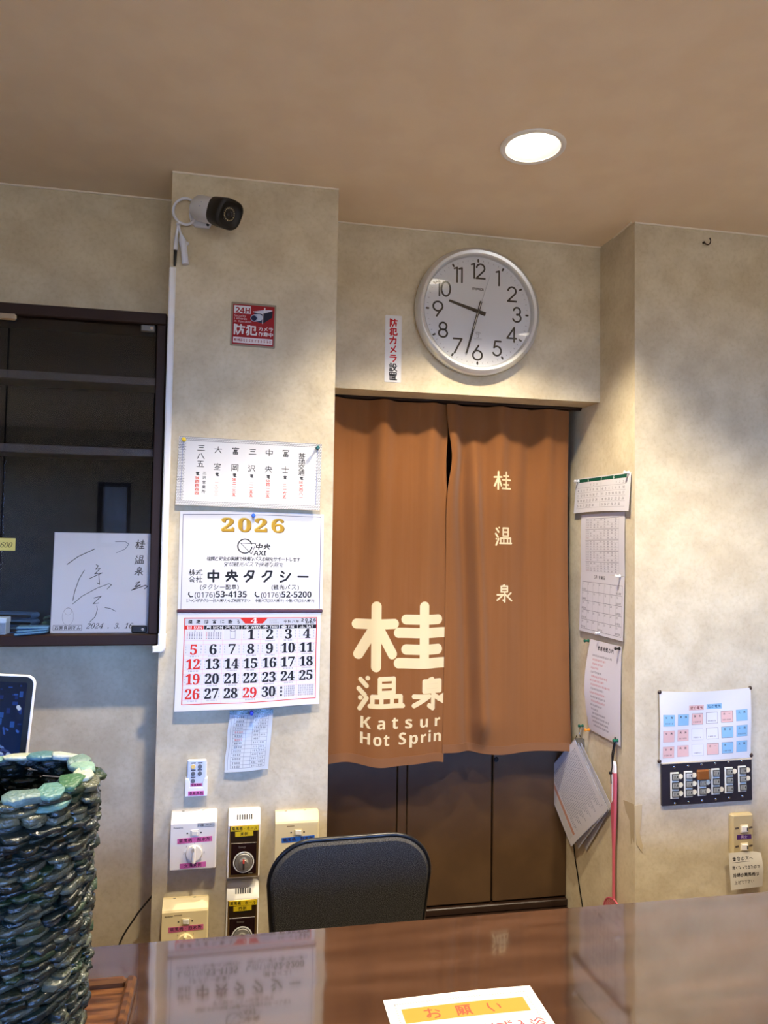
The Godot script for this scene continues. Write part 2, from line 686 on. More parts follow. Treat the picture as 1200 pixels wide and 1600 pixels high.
# an outline in x, y raised from z0 to z1 with its front edge bevelled
func add_prism(s: SurfaceTool, o: PackedVector2Array, z0: float, z1: float, bev := 0.0, uvrect := Rect2()) -> void:
	var n := o.size()
	var ccw := not Geometry2D.is_polygon_clockwise(o)
	var p := o.duplicate()
	if not ccw:
		p.reverse()
	var q := PackedVector2Array()
	for i in n:
		var e0 := (p[i] - p[(i + n - 1) % n]).normalized()
		var e1 := (p[(i + 1) % n] - p[i]).normalized()
		var nn := Vector2(-(e0.y + e1.y), e0.x + e1.x)
		nn = nn.normalized() / maxf(0.4, sqrt(maxf(0.0, (1.0 + e0.dot(e1)) * 0.5)))
		q.append(p[i] + nn * bev)
	var zb := z1 - bev
	s.set_smooth_group(-1)
	var idx := Geometry2D.triangulate_polygon(q)
	var cen := (z0 + z1) * 0.5
	for i in range(0, idx.size(), 3):
		var t := [q[idx[i]], q[idx[i + 1]], q[idx[i + 2]]]
		if (t[1] - t[0]).cross(t[2] - t[0]) < 0.0:
			t = [t[0], t[2], t[1]]
		for k in [0, 2, 1]:
			if uvrect.size.x > 0.0:
				s.set_uv(Vector2((t[k].x - uvrect.position.x) / uvrect.size.x, 1.0 - (t[k].y - uvrect.position.y) / uvrect.size.y))
			s.add_vertex(Vector3(t[k].x, t[k].y, z1))
		for k in [0, 1, 2]:
			if uvrect.size.x > 0.0:
				s.set_uv(Vector2(0.004, 0.004))
			s.add_vertex(Vector3(t[k].x, t[k].y, z0))
	if uvrect.size.x > 0.0:
		s.set_uv(Vector2(0.004, 0.004))
	for i in n:
		var j := (i + 1) % n
		var turn := absf((p[j] - p[i]).angle_to(p[(j + 1) % n] - p[j]))
		s.set_smooth_group(1 if turn < 0.5 else -1)
		quad(s, Vector3(p[i].x, p[i].y, z0), Vector3(p[j].x, p[j].y, z0), Vector3(p[j].x, p[j].y, zb), Vector3(p[i].x, p[i].y, zb))
		if bev > 0.0:
			quad(s, Vector3(p[i].x, p[i].y, zb), Vector3(p[j].x, p[j].y, zb), Vector3(q[j].x, q[j].y, z1), Vector3(q[i].x, q[i].y, z1))


func prism(o: PackedVector2Array, z0: float, z1: float, bev := 0.0, uvrect := Rect2()) -> ArrayMesh:
	var s := st_new()
	add_prism(s, o, z0, z1, bev, uvrect)
	return done(s)


# a sheet of paper or cloth w by h, centred, its front carrying the print; bend(u, v) gives the shift of the point, v from the top
func sheet(w: float, h: float, nx: int, ny: int, bend: Callable, thick := 0.0005) -> ArrayMesh:
	var s := st_new()
	var F := []
	for j in ny + 1:
		var row := []
		for i in nx + 1:
			var u := float(i) / nx
			var v := float(j) / ny
			row.append(Vector3((u - 0.5) * w, (0.5 - v) * h, 0) + bend.call(u, v))
		F.append(row)
	var back := Vector3(0, 0, -thick)
	s.set_smooth_group(0)
	for j in ny:
		for i in nx:
			quad_uv(s, [F[j + 1][i], F[j + 1][i + 1], F[j][i + 1], F[j][i]],
				[Vector2(float(i) / nx, float(j + 1) / ny), Vector2(float(i + 1) / nx, float(j + 1) / ny), Vector2(float(i + 1) / nx, float(j) / ny), Vector2(float(i) / nx, float(j) / ny)])
	s.set_smooth_group(1)
	s.set_uv(Vector2(0.004, 0.004))
	for j in ny:
		for i in nx:
			quad(s, F[j][i] + back, F[j][i + 1] + back, F[j + 1][i + 1] + back, F[j + 1][i] + back)
	s.set_smooth_group(-1)
	for i in nx:
		quad(s, F[0][i], F[0][i + 1], F[0][i + 1] + back, F[0][i] + back)
		quad(s, F[ny][i] + back, F[ny][i + 1] + back, F[ny][i + 1], F[ny][i])
	for j in ny:
		quad(s, F[j][0] + back, F[j + 1][0] + back, F[j + 1][0], F[j][0])
		quad(s, F[j][nx], F[j + 1][nx], F[j + 1][nx] + back, F[j][nx] + back)
	return done(s)


func flat(_u: float, _v: float) -> Vector3:
	return Vector3.ZERO


func noise_tex(size: int, freq: float, cols: Array, offs: Array, oct := 5, sd := 1, kind := FastNoiseLite.TYPE_SIMPLEX_SMOOTH) -> NoiseTexture2D:
	var f := FastNoiseLite.new()
	f.noise_type = kind
	f.seed = sd
	f.frequency = freq
	f.fractal_octaves = oct
	var g := Gradient.new()
	g.colors = PackedColorArray(cols)
	g.offsets = PackedFloat32Array(offs)
	var t := NoiseTexture2D.new()
	t.width = size
	t.height = size
	t.seamless = true
	t.noise = f
	t.color_ramp = g
	return t


func height_tex(size: int, freq: float, oct := 4, sd := 3, bump := 4.0) -> NoiseTexture2D:
	var f := FastNoiseLite.new()
	f.seed = sd
	f.frequency = freq
	f.fractal_octaves = oct
	var t := NoiseTexture2D.new()
	t.width = size
	t.height = size
	t.seamless = true
	t.as_normal_map = true
	t.bump_strength = bump
	t.noise = f
	return t


# ---------------------------------------------------------------- the scene
const EYE := 1.45
const CEIL := 2.476
const LAMPS := [[0.709, -1.752], [1.34, -1.165], [0.05, -1.165], [0.7, 0.6]]
var rot_jamb := -PI * 0.5 + 0.058


func _ready() -> void:
	rng.seed = 20260
	for l in GLYPHS.split("\n", false):
		var p := l.split(" ", false)
		G[p[0]] = p.slice(1)
	# camera
	var cam := Camera3D.new()
	cam.name = "camera"
	cam.fov = 2.0 * rad_to_deg(atan(800.0 / 1160.0))
	cam.near = 0.05
	var yaw := deg_to_rad(10.8467)
	var pitch := deg_to_rad(2.6184)
	var roll := deg_to_rad(0.87699)
	var fwd := Vector3(sin(yaw) * cos(pitch), sin(pitch), -cos(yaw) * cos(pitch))
	var r0 := Vector3(cos(yaw), 0, sin(yaw))
	var u0 := r0.cross(fwd)
	cam.transform = Transform3D(Basis(r0 * cos(roll) + u0 * sin(roll), u0 * cos(roll) - r0 * sin(roll), -fwd), Vector3(0, EYE, 0))
	add_child(cam)
	cam.current = true
	# sky, exposure
	var we := WorldEnvironment.new()
	we.name = "world"
	var env := Environment.new()
	var sky := Sky.new()
	var psm := ProceduralSkyMaterial.new()
	psm.sky_top_color = rgb(80, 128, 222)
	psm.sky_horizon_color = rgb(136, 178, 240)
	psm.ground_horizon_color = rgb(150, 150, 150)
	psm.ground_bottom_color = rgb(110, 108, 105)
	psm.sky_energy_multiplier = SKY_E
	psm.ground_energy_multiplier = SKY_E
	sky.sky_material = psm
	env.background_mode = Environment.BG_SKY
	env.sky = sky
	env.tonemap_mode = Environment.TONE_MAPPER_LINEAR
	env.tonemap_exposure = 1.0
	env.sdfgi_enabled = true
	env.ssao_enabled = true
	env.ssil_enabled = true
	we.environment = env
	add_child(we)
	make_materials()
	room()
	lamps()
	doors()
	counter()
	noren()
	cabinet()
	vase()
	chair()
	clock()
	calendar()
	pillar_items()
	fan_controls()
	jamb_items()
	right_wall_items()
	security_camera()
	tablet()


const SKY_E := 5.0
const LAMP_E := 4.15


func make_materials() -> void:
	var wall := mat(Color.WHITE, 0.8, 0.0, 0.3)
	wall.albedo_texture = noise_tex(1024, 0.007, [rgb(192, 179, 153), rgb(198, 186, 160), rgb(203, 191, 165), rgb(208, 197, 171)], [0.2, 0.42, 0.6, 0.85], 6, 11)
	wall.uv1_triplanar = true
	wall.uv1_world_triplanar = true
	wall.uv1_scale = Vector3(0.9, 0.9, 0.9)
	wall.detail_enabled = true
	wall.detail_blend_mode = BaseMaterial3D.BLEND_MODE_MUL
	wall.detail_albedo = noise_tex(1024, 0.03, [rgb(240, 238, 234), rgb(251, 250, 248), rgb(255, 255, 255)], [0.0, 0.4, 0.8], 5, 5)
	wall.detail_uv_layer = BaseMaterial3D.DETAIL_UV_2
	wall.uv2_triplanar = true
	wall.uv2_world_triplanar = true
	wall.uv2_scale = Vector3(1.7, 1.7, 1.7)
	wall.normal_enabled = true
	wall.normal_texture = height_tex(512, 0.03, 5, 8, 3.0)
	wall.normal_scale = 0.2
	M.wall = wall
	var ce := mat(Color.WHITE, 0.85, 0.0, 0.2)
	ce.albedo_texture = noise_tex(512, 0.01, [rgb(230, 210, 180), rgb(234, 215, 185)], [0.3, 0.7], 4, 3)
	ce.uv1_triplanar = true
	ce.uv1_world_triplanar = true
	M.ceil = ce
	M.white = mat(rgb(226, 226, 226), 0.45)
	M.white_metal = mat(rgb(225, 222, 215), 0.35)
	M.cream = mat(rgb(222, 214, 190), 0.4)
	M.offwhite = mat(rgb(224, 220, 210), 0.4)
	M.black = mat(rgb(14, 14, 15), 0.35)
	M.black_matt = mat(rgb(16, 15, 15), 0.7)
	M.chrome = mat(rgb(200, 200, 200), 0.18, 1.0)
	M.dark_wood = mat(rgb(42, 26, 20), 0.5, 0.0, 0.35)
	var door := mat(Color.WHITE, 0.42, 0.0, 0.5)
	door.albedo_texture = noise_tex(512, 0.012, [rgb(72, 52, 33), rgb(80, 59, 38)], [0.3, 0.7], 3, 6)
	door.uv1_triplanar = true
	door.uv1_world_triplanar = true
	M.door = door
	M.door_dark = mat(rgb(44, 28, 19), 0.4)
	M.floor = mat(rgb(146, 122, 96), 0.5)
	var gl := mat(Color(0.2, 0.22, 0.22, 0.05), 0.02, 0.0, 0.5)
	gl.transparency = BaseMaterial3D.TRANSPARENCY_ALPHA
	M.glass = gl
	var sj := mat(Color(0.8, 0.82, 0.85, 0.86), 0.8)
	sj.transparency = BaseMaterial3D.TRANSPARENCY_ALPHA
	M.shoji = sj
	M.paper = mat(rgb(232, 230, 226), 0.8, 0.0, 0.2)


func lit_glow(c: Color, e: float) -> StandardMaterial3D:
	var m := mat(c)
	m.emission_enabled = true
	m.emission = c
	m.emission_energy_multiplier = e
	return m


func room() -> void:
	# ceiling with round holes for the downlights
	var cg := CSGBox3D.new()
	cg.name = "ceiling"
	cg.size = Vector3(5.6, 0.16, 5.9)
	cg.position = Vector3(0.1, CEIL + 0.08, 0.2)
	cg.material = M.ceil
	for l in LAMPS:
		var h := CSGCylinder3D.new()
		h.name = "downlight_hole"
		h.operation = CSGShape3D.OPERATION_SUBTRACTION
		h.radius = 0.072
		h.height = 0.14
		h.sides = 40
		h.position = Vector3(l[0] - 0.1, -0.08, l[1] - 0.2)
		h.material = M.white_metal
		cg.add_child(h, true)
	cg.set_meta("kind", "structure")
	add_child(cg)
	struct("floor", span(-2.6, 2.8, -0.1, 0.0, -2.75, 3.1), M.floor)
	struct("wall_back", span(-2.6, -0.205, 0, CEIL, -2.4, -2.266), M.wall)
	struct("wall_pillar", span(-0.2104, 0.2521, 0, CEIL, -2.7, -2.0857), M.wall)
	struct("wall_header", span(0.2521, 1.1765, 1.944, CEIL, -2.4, -2.3), M.wall)
	struct("wall_alcove", span(0.2521, 1.3, 0, CEIL, -2.75, -2.56), M.wall)
	var o := PackedVector2Array([Vector2(1.1874, 2.0961), Vector2(2.8, 2.0961), Vector2(2.8, 2.75), Vector2(1.1495, 2.75)])
	struct("wall_front", prism(o, 0.0, CEIL), M.wall, Vector3.ZERO, Vector3(-PI / 2, 0, 0))
	struct("wall_east", span(2.6, 2.8, 0, CEIL, -2.2, 3.1), M.wall)
	# daylight side: shoji windows west and south (behind the camera)
	var wx := [[0.55, 1.55], [1.75, 2.75]]
	var s := st_new()
	add_box(s, Vector3(-2.5, 0.425, 0.4), Vector3(0.2, 0.85, 5.4))
	add_box(s, Vector3(-2.5, 2.313, 0.4), Vector3(0.2, 0.326, 5.4))
	for z in [[-2.3, 0.55], [1.55, 1.75], [2.75, 3.1]]:
		add_box(s, Vector3(-2.5, 1.5, (z[0] + z[1]) * 0.5), Vector3(0.2, 1.3, z[1] - z[0]))
	struct("wall_west", done(s), M.wall)
	var n := 1
	for z in wx:
		window(n, Vector3(-2.5, 1.5, (z[0] + z[1]) * 0.5), z[1] - z[0], 1.3, PI / 2, 5, 3)
		n += 1
	var s2 := st_new()
	add_box(s2, Vector3(0.1, 2.388, 3.0), Vector3(5.0, 0.176, 0.2))
	add_box(s2, Vector3(0.1, 0.55, 3.0), Vector3(5.0, 1.1, 0.2))
	for x in [[-2.4, -2.34], [-2.18, -1.31], [-1.01, -0.2], [2.4, 2.6]]:
		add_box(s2, Vector3((x[0] + x[1]) * 0.5, 1.7, 3.0), Vector3(x[1] - x[0], 1.2, 0.2))
	add_box(s2, Vector3(-1.16, 1.25, 3.0), Vector3(0.3, 0.3, 0.2))
	add_box(s2, Vector3(-1.16, 2.15, 3.0), Vector3(0.3, 0.3, 0.2))
	struct("wall_south", done(s2), M.wall)
	window(n, Vector3(-2.26, 1.7, 3.0), 0.16, 1.2, 0.0, 3, 6, true)
	window(n + 1, Vector3(-1.16, 1.7, 3.0), 0.3, 0.6, 0.0, 3, 5, true)
	window(n + 2, Vector3(1.1, 1.7, 3.0), 2.6, 1.2, 0.0, 6, 3)
	# the pale line of sealant where walls meet the ceiling
	var t := st_new()
	var cm := mat(rgb(226, 216, 198), 0.6)
	var y := CEIL - 0.0015
	add_box(t, Vector3(-1.3, y, -2.264), Vector3(2.18, 0.005, 0.006))
	add_box(t, Vector3(0.02085, y, -2.0845), Vector3(0.4625, 0.005, 0.004))
	add_box(t, Vector3(0.7143, y, -2.2985), Vector3(0.924, 0.004, 0.004))
	add_box(t, Vector3(1.893, y, -2.095), Vector3(1.411, 0.005, 0.004))
	add_box(t, Vector3(1.1815, y, -2.198), Vector3(0.005, 0.005, 0.205), 0.0, Basis(Vector3.UP, -0.058))
	struct("trim_1", done(t), cm)


func window(n: int, at: Vector3, w: float, h: float, turn: float, nx: int, ny: int, paper := false) -> void:
	var o := Node3D.new()
	o.name = "window_%d" % n
	o.position = at
	o.rotation.y = turn
	o.set_meta("kind", "structure")
	add_child(o)
	var f := st_new()
	for sgn in [-1, 1]:
		add_box(f, Vector3(sgn * (w * 0.5 - 0.02), 0, 0), Vector3(0.04, h, 0.12), 0.004)
		add_box(f, Vector3(0, sgn * (h * 0.5 - 0.02), 0), Vector3(w - 0.08, 0.04, 0.12), 0.004)
	part(o, "window_frame", done(f), M.dark_wood)
	for i in range(1, nx):
		part(o, "lattice_bar", box(Vector3(0.012, h - 0.08, 0.02), 0.002), M.dark_wood, Vector3(-w * 0.5 + w * i / nx, 0, 0))
	for j in range(1, ny):
		part(o, "lattice_bar", box(Vector3(w - 0.08, 0.012, 0.018), 0.002), M.dark_wood, Vector3(0, -h * 0.5 + h * j / ny, 0))
	part(o, "window_pane", box(Vector3(w - 0.08, h - 0.08, 0.004)), M.shoji if paper else M.glass, Vector3(0, 0, -0.02))


func lamps() -> void:
	var glow := lit_glow(Color(1.0, 0.95, 0.86), 6.0)
	var names := ["lit white-rimmed recessed ceiling downlight above the round wall clock", "lit recessed ceiling downlight out over the counter's far end", "lit recessed ceiling downlight over the chair side of the counter", "lit recessed ceiling downlight above the floor before the counter"]
	var i := 0
	for l in LAMPS:
		var o := thing("downlight", names[i], "ceiling light", Vector3(l[0], CEIL, l[1]), Vector3.ZERO, "recessed ceiling downlights")
		part(o, "trim_ring", lathe([Vector2(0.07, 0.0), Vector2(0.07, -0.004), Vector2(0.078, -0.006), Vector2(0.083, -0.004), Vector2(0.084, 0.001)].map(func(p): return p), 48), M.white_metal)
		part(o, "reflector", lathe([Vector2(0.058, 0.03), Vector2(0.064, 0.012), Vector2(0.0705, -0.002)], 40), M.white_metal)
		part(o, "bulb", lathe([Vector2(0.0, 0.012), Vector2(0.03, 0.013), Vector2(0.05, 0.017), Vector2(0.058, 0.024), Vector2(0.058, 0.04), Vector2(0.0, 0.04)], 40), glow)
		var lp := SpotLight3D.new()
		lp.name = "lamp"
		lp.light_color = Color(1.0, 0.935, 0.82)
		lp.light_energy = LAMP_E
		lp.light_size = 0.045
		lp.spot_range = 9.0
		lp.spot_attenuation = 2.0
		lp.spot_angle = 57.0
		lp.spot_angle_attenuation = 0.5
		lp.shadow_enabled = true
		lp.position = Vector3(0, 0.006, 0)
		lp.rotation.x = -PI / 2
		o.add_child(lp, true)
		i += 1


func doors() -> void:
	var o := Node3D.new()
	o.name = "door_1"
	o.position = Vector3(0, 0, -2.519)
	o.set_meta("kind", "structure")
	add_child(o)
	for d in [[0.254, 0.5425], [0.5795, 0.8815], [0.8875, 1.1625]]:
		part(o, "door_panel", span(d[0], d[1], 0.22, 2.05, -0.03, 0.0, 0.003), M.door)
	part(o, "door_post", span(0.5455, 0.5765, 0.22, 2.05, -0.03, 0.0, 0.002), M.door)
	part(o, "door_backing", span(0.254, 1.165, 0.2, 2.1, -0.04, -0.02), M.black_matt)
	part(o, "bottom_rail", span(0.254, 1.163, 0.19, 0.215, -0.03, 0.012, 0.003), M.door_dark)
	part(o, "door_sill", span(0.254, 1.163, 0.1, 0.188, -0.03, 0.06, 0.003), M.door_dark)
	part(o, "door_plinth", span(0.254, 1.163, 0.0, 0.1, -0.03, 0.05), M.door_dark)
	part(o, "door_lock", lathe([Vector2(0.0, 0.004), Vector2(0.007, 0.004), Vector2(0.0085, 0.002), Vector2(0.009, 0.0)].map(func(p): return p), 20), M.black, Vector3(0.8965, 0.7065, 0.0), Vector3(PI / 2, 0, 0))


func counter() -> void:
	var o := thing("reception_counter", "long reception counter with a glossy reddish-brown lacquered top under clear film", "counter", Vector3(0.2, 0, -0.85))
	var top := mat(Color.WHITE, 0.07, 0.0, 0.7)
	top.clearcoat_enabled = true
	top.clearcoat = 0.8
	top.clearcoat_roughness = 0.035
	top.albedo_texture = noise_tex(1024, 0.006, [rgb(49, 33, 25), rgb(58, 40, 30), rgb(67, 47, 36)], [0.2, 0.5, 0.8], 5, 21)
	top.uv1_triplanar = true
	top.uv1_scale = Vector3(0.5, 0.5, 3.0)
	top.normal_enabled = true
	top.normal_texture = height_tex(512, 0.006, 2, 9, 6.0)
	top.normal_scale = 0.06
	part(o, "counter_top", span(-1.9, 2.0, 0.77, 0.81, -0.4205, 0.5, 0.004), top)
	part(o, "counter_base", span(-1.85, 1.95, 0.06, 0.77, -0.38, 0.42), M.dark_wood)
	part(o, "counter_plinth", span(-1.85, 1.95, 0.0, 0.06, -0.34, 0.38), M.black_matt)
	# notice lying on it
	var c := Canvas.new(700, 980, rgb(236, 231, 220))
	var dk := rgb(70, 62, 60)
	for k in 100:
		var xx := 42 + k * 6.2
		if k % 2 == 0:
			c.line(Vector2(xx, 40), Vector2(xx + 4, 46), 3, dk, 0.8)
			c.line(Vector2(xx, 936), Vector2(xx + 4, 942), 3, dk, 0.8)
	for k in 145:
		if k % 2 == 0:
			c.line(Vector2(42, 40 + k * 6.2), Vector2(48, 44 + k * 6.2), 3, dk, 0.8)
			c.line(Vector2(654, 40 + k * 6.2), Vector2(660, 44 + k * 6.2), 3, dk, 0.8)
	c.rect(66, 80, 634, 180, rgb(236, 142, 52))
	var red := rgb(226, 78, 52)
	ctext(c, "お　願　い", 350, 92, 78, red, {"wt": 0.1, "adv": 1.3})
	text(c, "当館は", 120, 232, 80, rgb(58, 52, 50), {"wt": 0.075})
	text(c, "必ず入浴", 372, 230, 76, rgb(214, 66, 74), {"wt": 0.085, "adv": 0.98})
	for r in 6:
		marks(c, 90, 360 + r * 90, 610, 60, rgb(70, 62, 60), 0.9)
	solo("notice_sheet", sheet(0.2185, 0.305, 10, 14, func(u, v): return Vector3(0, 0, 0.0016 * sin(u * 3.0) * (1.0 - v))), pmat(c, 0.6), "white paper notice with an orange heading band lying on the counter", "notice", Vector3(0.3205, 0.8112, -0.9015), Vector3(-PI / 2, 0, 0))
	# tray under the vase
	var t := thing("wooden_tray", "brown oiled wooden tray under the sea-glass vase on the counter", "tray", Vector3(-0.31, 0.81, -0.93))
	var wood := mat(Color.WHITE, 0.3, 0.0, 0.5)
	wood.albedo_texture = noise_tex(512, 0.012, [rgb(54, 31, 17), rgb(78, 47, 26), rgb(102, 66, 38)], [0.25, 0.5, 0.75], 5, 31)
	wood.uv1_triplanar = true
	wood.uv1_scale = Vector3(1.2, 6.0, 9.0)
	part(t, "tray_base", span(-0.165, 0.165, 0.0, 0.011, -0.2, 0.2, 0.002), wood)
	for sx in [-1, 1]:
		part(t, "tray_rim", box(Vector3(0.014, 0.02, 0.424), 0.004), wood, Vector3(sx * 0.171, 0.011, 0))
		part(t, "tray_rim", box(Vector3(0.328, 0.02, 0.014), 0.004), wood, Vector3(0, 0.011, sx * 0.205))


func noren() -> void:
	var fab := height_tex(512, 0.35, 2, 4, 2.0)
	var base := rgb(140, 91, 52)
	var cream := rgb(238, 218, 170)
	var kx := 1280.0   # canvas pixels a metre
	# front panel with the large lettering, x from 0.262 to 0.686
	var c := Canvas.new(544, 1530, base)
	for i in 260:
		var xx := rng.randf() * 544
		c.line(Vector2(xx, rng.randf() * 1530), Vector2(xx + rng.randf_range(-6, 6), rng.randf() * 1530), rng.randf_range(6, 22), rgb(147, 97, 57) if i % 2 == 0 else rgb(132, 84, 47), 0.10)
	var X := func(x: float) -> float: return (x - 0.262) * kx
	var Y := func(y: float) -> float: return (1.935 - y) * kx
	text(c, "桂", X.call(0.358), Y.call(1.266), 306, cream, {"wt": 0.138, "xs": 1.5})
	text(c, "温", X.call(0.377), Y.call(1.024), 150, cream, {"wt": 0.125, "xs": 1.46})
	text(c, "泉", X.call(0.556), Y.call(1.024), 150, cream, {"wt": 0.13, "xs": 1.46})
	text(c, "Katsura", X.call(0.391), Y.call(0.9025), 64, cream, {"cap": 0.72, "bold": true, "track": 0.36, "xs": 1.2})
	text(c, "Hot Spring", X.call(0.391), Y.call(0.8525), 64, cream, {"cap": 0.72, "bold": true, "track": 0.06, "xs": 1.14})
	var m := pmat(c, 0.9, 0.15)
	m.rim_enabled = true
	m.rim = 0.3
	m.rim_tint = 0.6
	var h1 := 1.192
	var n := thing("noren_curtain", "orange-brown split cloth door curtain with cream hot spring lettering hanging in the doorway", "curtain", Vector3(0, 1.935, -2.43))
	var bend1 := func(u: float, v: float) -> Vector3:
		var e := smoothstep(0.0, 0.6, v)
		var z := 0.021 * sin(u * 17.0 + 0.6 * v) * (0.75 - 0.35 * v) + 0.008 * sin(u * 7.0 + 2.0 + v * 1.8) * e + 0.006 * sin(u * 31.0 + v * 2.0) * (1.0 - e) * 1.2
		z += -0.014 * exp(-pow((u - 0.83 + 0.08 * v) / 0.09, 2)) * (1.0 - v) + 0.012 * e * e
		var drop := -0.022 * smoothstep(0.6, 1.0, v) * (0.4 + 0.6 * u) + 0.007 * sin(u * 9.0) * smoothstep(0.8, 1.0, v)
		return Vector3(-0.012 * v * u + 0.003 * sin(v * 9.0) * u - 0.01 * exp(-pow((v - 0.17) / 0.1, 2)) * pow(u, 5.0), drop, z)
	part(n, "front_panel", sheet(0.425, h1 - 0.012, 90, 110, bend1, 0.0012), m, Vector3(0.4745, -(h1 - 0.012) * 0.5, 0.016))
	var c2 := Canvas.new(560, 1500, base)
	for i in 260:
		var xx := rng.randf() * 560
		c2.line(Vector2(xx, rng.randf() * 1500), Vector2(xx + rng.randf_range(-6, 6), rng.randf() * 1500), rng.randf_range(6, 22), rgb(147, 97, 57) if i % 2 == 0 else rgb(132, 84, 47), 0.10)
	var X2 := func(x: float) -> float: return (x - 0.67) * 1200.0
	var Y2 := func(y: float) -> float: return (1.935 - y) * 1260.0
	var k := 0
	for ch in ["桂", "温", "泉"]:
		text(c2, ch, X2.call(0.842 + 0.005 * k), Y2.call([1.7145, 1.523, 1.329][k]), 88, cream, {"wt": 0.085, "xs": 1.02})
		k += 1
	var m2 := pmat(c2, 0.9, 0.15)
	m2.rim_enabled = true
	m2.rim = 0.3
	m2.rim_tint = 0.6
	var bend2 := func(u: float, v: float) -> Vector3:
		var e := smoothstep(0.0, 0.7, v)
		var z := 0.02 * sin(u * 15.0 + 1.2) * (0.8 - 0.5 * v) + 0.007 * sin(u * 33.0 + v * 3.0) * (1.0 - e)
		z += 0.036 * exp(-pow((u - 0.21 - 0.09 * v) / 0.055, 2)) * smoothstep(0.05, 0.3, v) * (1.0 - smoothstep(0.9, 1.0, v)) - 0.024 * exp(-pow((u - 0.11 - 0.11 * v) / 0.06, 2)) * smoothstep(0.02, 0.2, v)
		z += 0.010 * sin(u * 5.0 + v * 1.5) * e
		z += 0.006 * exp(-pow((u - 0.36) / 0.14, 2) - pow((v - 0.92) / 0.05, 2))
		var drop := 0.016 * smoothstep(0.5, 1.0, v) * (1.0 - u) * 0.8 + 0.006 * sin(u * 8.0 + 1.0) * smoothstep(0.85, 1.0, v)
		return Vector3(0.014 * e * (u - 0.1) - 0.012 * sin(v * PI) * (u - 0.3) + 0.019 * exp(-pow((v - 0.15) / 0.08, 2)) * pow(1.0 - u, 5.0), drop, z)
	part(n, "rear_panel", sheet(0.452, 1.188, 90, 110, bend2, 0.0012), m2, Vector3(0.9, -0.594, -0.002))
	var hm := mat(rgb(120, 78, 44), 0.9)
	part(n, "hem", sheet(0.425, 0.028, 90, 4, func(u, v): return bend1.call(u, 1.0 - (1.0 - v) * 0.024) + Vector3(0, 0, 0.0022), 0.002), hm, Vector3(0.4745, -(h1 - 0.012) + 0.0143, 0.016))
	part(n, "hem", sheet(0.452, 0.028, 90, 4, func(u, v): return bend2.call(u, 1.0 - (1.0 - v) * 0.024) + Vector3(0, 0, 0.0022), 0.002), hm, Vector3(0.9, -1.188 + 0.0143, -0.002))
	part(n, "curtain_rod", tube([Vector3(0.255, 0.012, 0), Vector3(1.17, 0.012, 0)], 0.009, 12), M.dark_wood)


